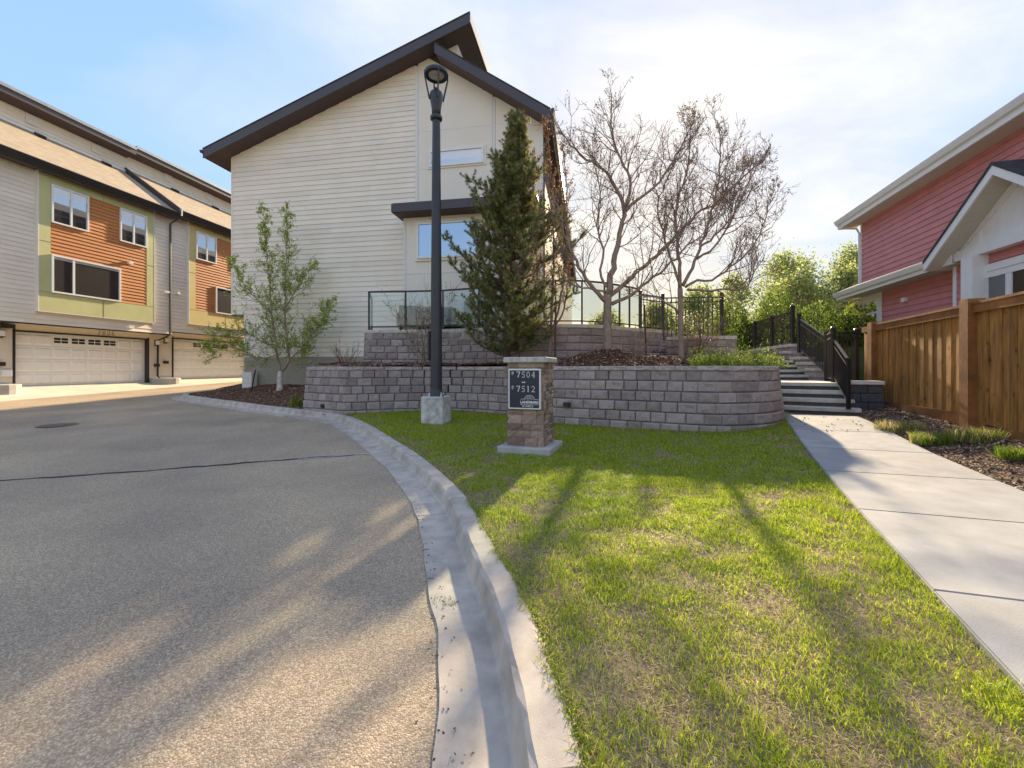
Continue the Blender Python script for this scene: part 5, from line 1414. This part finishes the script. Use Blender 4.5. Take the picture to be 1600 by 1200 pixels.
# spring trees in the background
def poplar(g, n, h, r, ncl):
    cz = g.uniform(.22, 1, ncl) * h; q = cz / h
    a = g.uniform(0, 6.283, ncl); rad = r * np.sqrt(g.random(ncl)) * np.sin(np.clip(q, .15, .97) * math.pi) ** .6
    C = np.stack([rad * np.cos(a), rad * np.sin(a), cz], 1)
    k = g.integers(0, ncl, n)
    return C[k] + g.normal(size=(n, 3)) * np.array([.5, .5, .6]) * r * .28
SPR = [(.32, .38, .11), (.40, .44, .15), (.24, .31, .09), (.44, .44, .20), (.16, .21, .07)]
spots = [(14.5, 33, 6.4, 2.0), (18.0, 35, 7.6, 2.2), (21.2, 33.5, 9.4, 2.5), (24.0, 36, 9.8, 2.6), (27.0, 34, 10.2, 2.5), (30.2, 37, 10.6, 2.8), (22.5, 29, 6.6, 2.2), (18.6, 28, 6.2, 2.2), (25.6, 29.5, 6.9, 2.2), (11.2, 33, 4.9, 1.8), (8.2, 37, 4.6, 1.8), (33.5, 38, 10.4, 2.6)]
where = ["first spring-green poplar from the left behind the bare trees", "spring-green poplar above the patio picket fence", "spring-green poplar left of the tall back row", "tall spring-green poplar in the middle of the back row", "tall spring-green poplar above the fence corner post", "tallest spring-green poplar near the red house", "low bushy green tree behind the fence corner post", "low bushy green tree behind the cedar bushes", "low bushy green tree left of the red house eave", "small spring-green tree behind the smaller bare tree", "small spring-green tree seen through the patio railing", "spring-green poplar half hidden by the red house"]
for i, ((x, y, h, r), lab) in enumerate(zip(spots, where)):
    g = np.random.default_rng(60 + i)
    tr = MB(); tp = []
    grow(tr, (0, 0, -.3), (0, 0, 1), h * .80, .10, 2, g, tp, .25, .05, 7, 6, (7, 4), .35, (.5, .9), .012)
    leafy("spring_tree", lab, "tree", (x, y, 1.9), lambda g_, n_, h=h, r=r: poplar(g_, n_, h * .86, r, 110), 6500, SPR, .20, .13, 80 + i, .1, tr, .22, group="spring trees in the background")

# ornamental grass clumps in the right bed, day lilies by the birch
def clump(name, label, base, n, r, h, pal, seed, lean=.5, w=.008):
    t = thing(name, label, "grass clump", base); g = np.random.default_rng(seed)
    a = g.uniform(0, 6.283, n); q = r * np.sqrt(g.random(n))
    P = np.stack([q * np.cos(a) * 1.5, q * np.sin(a), np.full(n, -.02)], 1)
    V, T, C = blades(P, g.uniform(.5, 1.1, n) * h, np.full(n, w), pick_cols(n, pal, .2, g), np.abs(g.normal(size=n)) * lean + .15, g)
    o = soup("leaf_blades", V, T, C, GRASSM, t); o["kind"] = "stuff"
ST = [(.46, .36, .18), (.38, .29, .14), (.52, .43, .24)]; GN = [(.17, .27, .03), (.22, .33, .04), (.12, .20, .025)]
clump("grass_clump", "straw-coloured ornamental grass clump nearer the steps", (6.65, 7.35, float(bedR(6.65, 7.35))), 900, .26, .24, ST + GN[:1], 91)
clump("grass_clump", "bright green ornamental grass clump in the bark bed", (6.35, 6.45, float(bedR(6.35, 6.45))), 900, .22, .24, GN + ST[:1], 92)
clump("grass_clump", "half dry ornamental grass clump nearest the fence post", (6.75, 6.25, float(bedR(6.75, 6.25))), 900, .24, .25, ST + GN, 93)
clump("grass_clump", "small sunlit green tuft at the right edge of the bark bed", (6.3, 5.35, float(bedR(6.3, 5.35))), 500, .16, .2, GN, 94)
clump("day_lily", "yellow-green day lily shoots beside the block wall end", (-6.05, 12.1, float(bedL(np.array([-6.05]), np.array([12.1]))[0])), 60, .12, .45, [(.28, .30, .05), (.2, .27, .04)], 95, .4, .03)
clump("weed_tuft", "small weed growing from the gutter joint", (-.42, 2.63, -.128), 130, .05, .05, [(.12, .14, .03), (.22, .17, .08)], 96, .9, .006)

# lawn blades
def scatter(poly, dens, g, x0, x1, y0, y1):
    n = int(dens * (x1 - x0) * (y1 - y0)); X = g.uniform(x0, x1, n); Y = g.uniform(y0, y1, n)
    k = inside(X, Y, poly); return X[k], Y[k]
g = np.random.default_rng(5)
bl = []
for (y0, y1, dens, w, hh) in ((.8, 2.2, 15000, .0036, .042), (2.2, 3.4, 12500, .0042, .044), (3.4, 5.2, 9000, .0052, .046), (5.2, 11.2, 5200, .0075, .048)):
    X, Y = scatter(lawn_poly, dens, g, -4.5, 6.5, y0, y1)
    n = len(X)
    pn = .22 * vnoise(X, Y, .9, 1) + .42 * vnoise(X, Y, 3.6, 2) + .40 * vnoise(X, Y, 10, 3)
    edge = np.exp(-kd(X, Y) / .22)
    straw = g.random(n) < np.clip(.30 + 1.6 * (pn - .46) + .55 * edge + .10 * np.exp(-(Y - 1.5) ** 2 / 1.2), .05, .9)
    bare = g.random(n) < np.clip((pn - .64) * 2.6, 0, .75)
    cg = pick_cols(n, [(.31, .41, .035), (.42, .52, .05), (.22, .33, .03), (.53, .57, .09)], .15, g)
    cs = pick_cols(n, [(.58, .47, .25), (.50, .39, .19), (.66, .55, .32), (.36, .26, .13)], .15, g)
    cols = np.where(straw[:, None], cs, cg)
    H_ = g.uniform(.55, 1.25, n) * hh * np.where(straw, .8, 1.0); ln = np.where(straw, np.abs(g.normal(size=n)) * .9 + .7, np.abs(g.normal(size=n)) * .5 + .25)
    H_ = H_ * np.where(straw, .55, .65 + .9 * vnoise(X, Y, 7, 4)); ln = np.where(straw, ln * 1.8, ln)
    keep = ~bare
    P = np.stack([X, Y, gz(X, Y) - .01], 1)
    bl.append(blades(P[keep], H_[keep], np.full(keep.sum(), w) * g.uniform(.7, 1.3, keep.sum()), cols[keep], ln[keep], g))
kk = g.integers(40, 95, 9000); P2 = KI[kk] + KT[kk] * g.uniform(-.06, .06, (9000, 1)) + KN[kk] * (g.normal(size=9000) * .018 - .012 + .018 * np.sin(kk * 1.3))[:, None]
ws = smooth_line(WALL[1:], .01); k2 = g.integers(0, len(ws) - 120, 5000); P3 = ws[k2] + g.normal(size=(5000, 2)) * .03 + np.array([0, -.07])
for PP_, hh in ((P2, .05), (P3, .075)):
    n = len(PP_); k_ = g.random(n) < .45
    cols = np.where(k_[:, None], pick_cols(n, [(.58, .47, .25), (.45, .34, .17)], .15, g), pick_cols(n, [(.22, .34, .03), (.32, .45, .04)], .15, g))
    P_ = np.stack([PP_[:, 0], PP_[:, 1], gz(PP_[:, 0], PP_[:, 1]) - .005], 1)
    bl.append(blades(P_, g.uniform(.4, 1.2, n) * hh, np.full(n, .005), cols, np.abs(g.normal(size=n)) * .6 + .4, g))
V, T, C = join_soups(bl)
o = soup("lawn_grass", V, T, C, GRASSM); o["kind"] = "stuff"; o["label"] = "short green and straw-coloured grass covering the lawn"; o["category"] = "grass"

# mulch chips
def chips(poly, zf, dens, seed, pal, x0, x1, y0, y1, L=.05, W=.014):
    g = np.random.default_rng(seed); X, Y = scatter(poly, dens, g, x0, x1, y0, y1); n = len(X)
    P = np.stack([X, Y, zf(X, Y) + g.uniform(.004, .02, n)], 1)
    d = g.normal(size=(n, 3)); d[:, 2] *= .28; d /= np.linalg.norm(d, axis=1)[:, None]
    u = g.normal(size=(n, 3)) * .35; u[:, 2] += 1; s = np.cross(d, u); s /= np.linalg.norm(s, axis=1)[:, None]
    l = g.uniform(.4, 1.4, n)[:, None] * L; w = g.uniform(.5, 1.5, n)[:, None] * W
    V = np.stack([P - d * l / 2 - s * w / 2, P + d * l / 2 - s * w / 2 * .6, P + d * l / 2 + s * w / 2, P - d * l / 2 + s * w / 2 * .7], 1).reshape(-1, 3)
    return V, np.arange(4 * n).reshape(-1, 4), np.repeat(pick_cols(n, pal, .25, g), 4, 0)
BR = [(.27, .16, .10), (.38, .26, .17), (.16, .095, .06), (.52, .40, .28), (.22, .13, .085)]
RB = [(.34, .16, .105), (.22, .105, .075), (.46, .28, .19), (.16, .08, .055)]
for nm, args in (("bark chips strewn over the bed by the wood fence", (bedr_poly, bedR, 1500, 1, BR, 4.2, 9, 3.2, 10.4, .055, .015)), ("dark bark chips strewn over the birch island", (bedl_poly, bedL, 650, 2, RB[:3] + RB[1:2], -12.2, -4, 10.3, 19, .06, .02)),
                 ("reddish bark and dry leaves strewn over the raised bed", (bedu_poly, bedU, 1100, 3, RB + [(.36, .24, .16)], -5.3, 6.3, 8, 13.4, .06, .025))):
    V, T, C = chips(*args); o = soup("bark_chips", V, T, C, CHIPM); o["kind"] = "stuff"; o["label"] = nm; o["category"] = "mulch"
# litter on path and gutter
g = np.random.default_rng(8)
X = g.uniform(4.8, 7.2, 120); Y = g.uniform(7.3, 9.2, 120); k = (X > pathL(Y) + .05) & (X < pathR(Y) - .05); X, Y = X[k], Y[k]
P = np.stack([X, Y, gz(X, Y) + .036], 1)
V, T, C = leaves_arrays(P, .034, .022, pick_cols(len(P), [(.12, .09, .07), (.2, .14, .09)], .2, g), 0, .12, g); o = soup("leaf_litter", V, T, C, CHIPM); o["kind"] = "stuff"; o["label"] = "dark fallen leaves strewn on the path below the steps"; o["category"] = "leaf litter"
k = g.integers(10, 110, 420); off = np.abs(g.normal(size=420)) * .05; PP = KI[k] + KN[k] * (.50 - off + g.normal(size=420) * .03 )[:, None]
P = np.stack([PP[:, 0], PP[:, 1], gz(PP[:, 0], PP[:, 1]) - .116], 1)
V, T, C = leaves_arrays(P, .016, .01, pick_cols(len(P), [(.08, .06, .045), (.16, .11, .07), (.3, .24, .16)], .2, g), 0, .15, g); o = soup("leaf_litter", V, T, C, CHIPM); o["kind"] = "stuff"; o["label"] = "fine grit and plant litter along the gutter edge"; o["category"] = "leaf litter"
print("TRIS", sum(len(me.polygons) for me in bpy.data.meshes), "OBJ", len(bpy.data.objects))
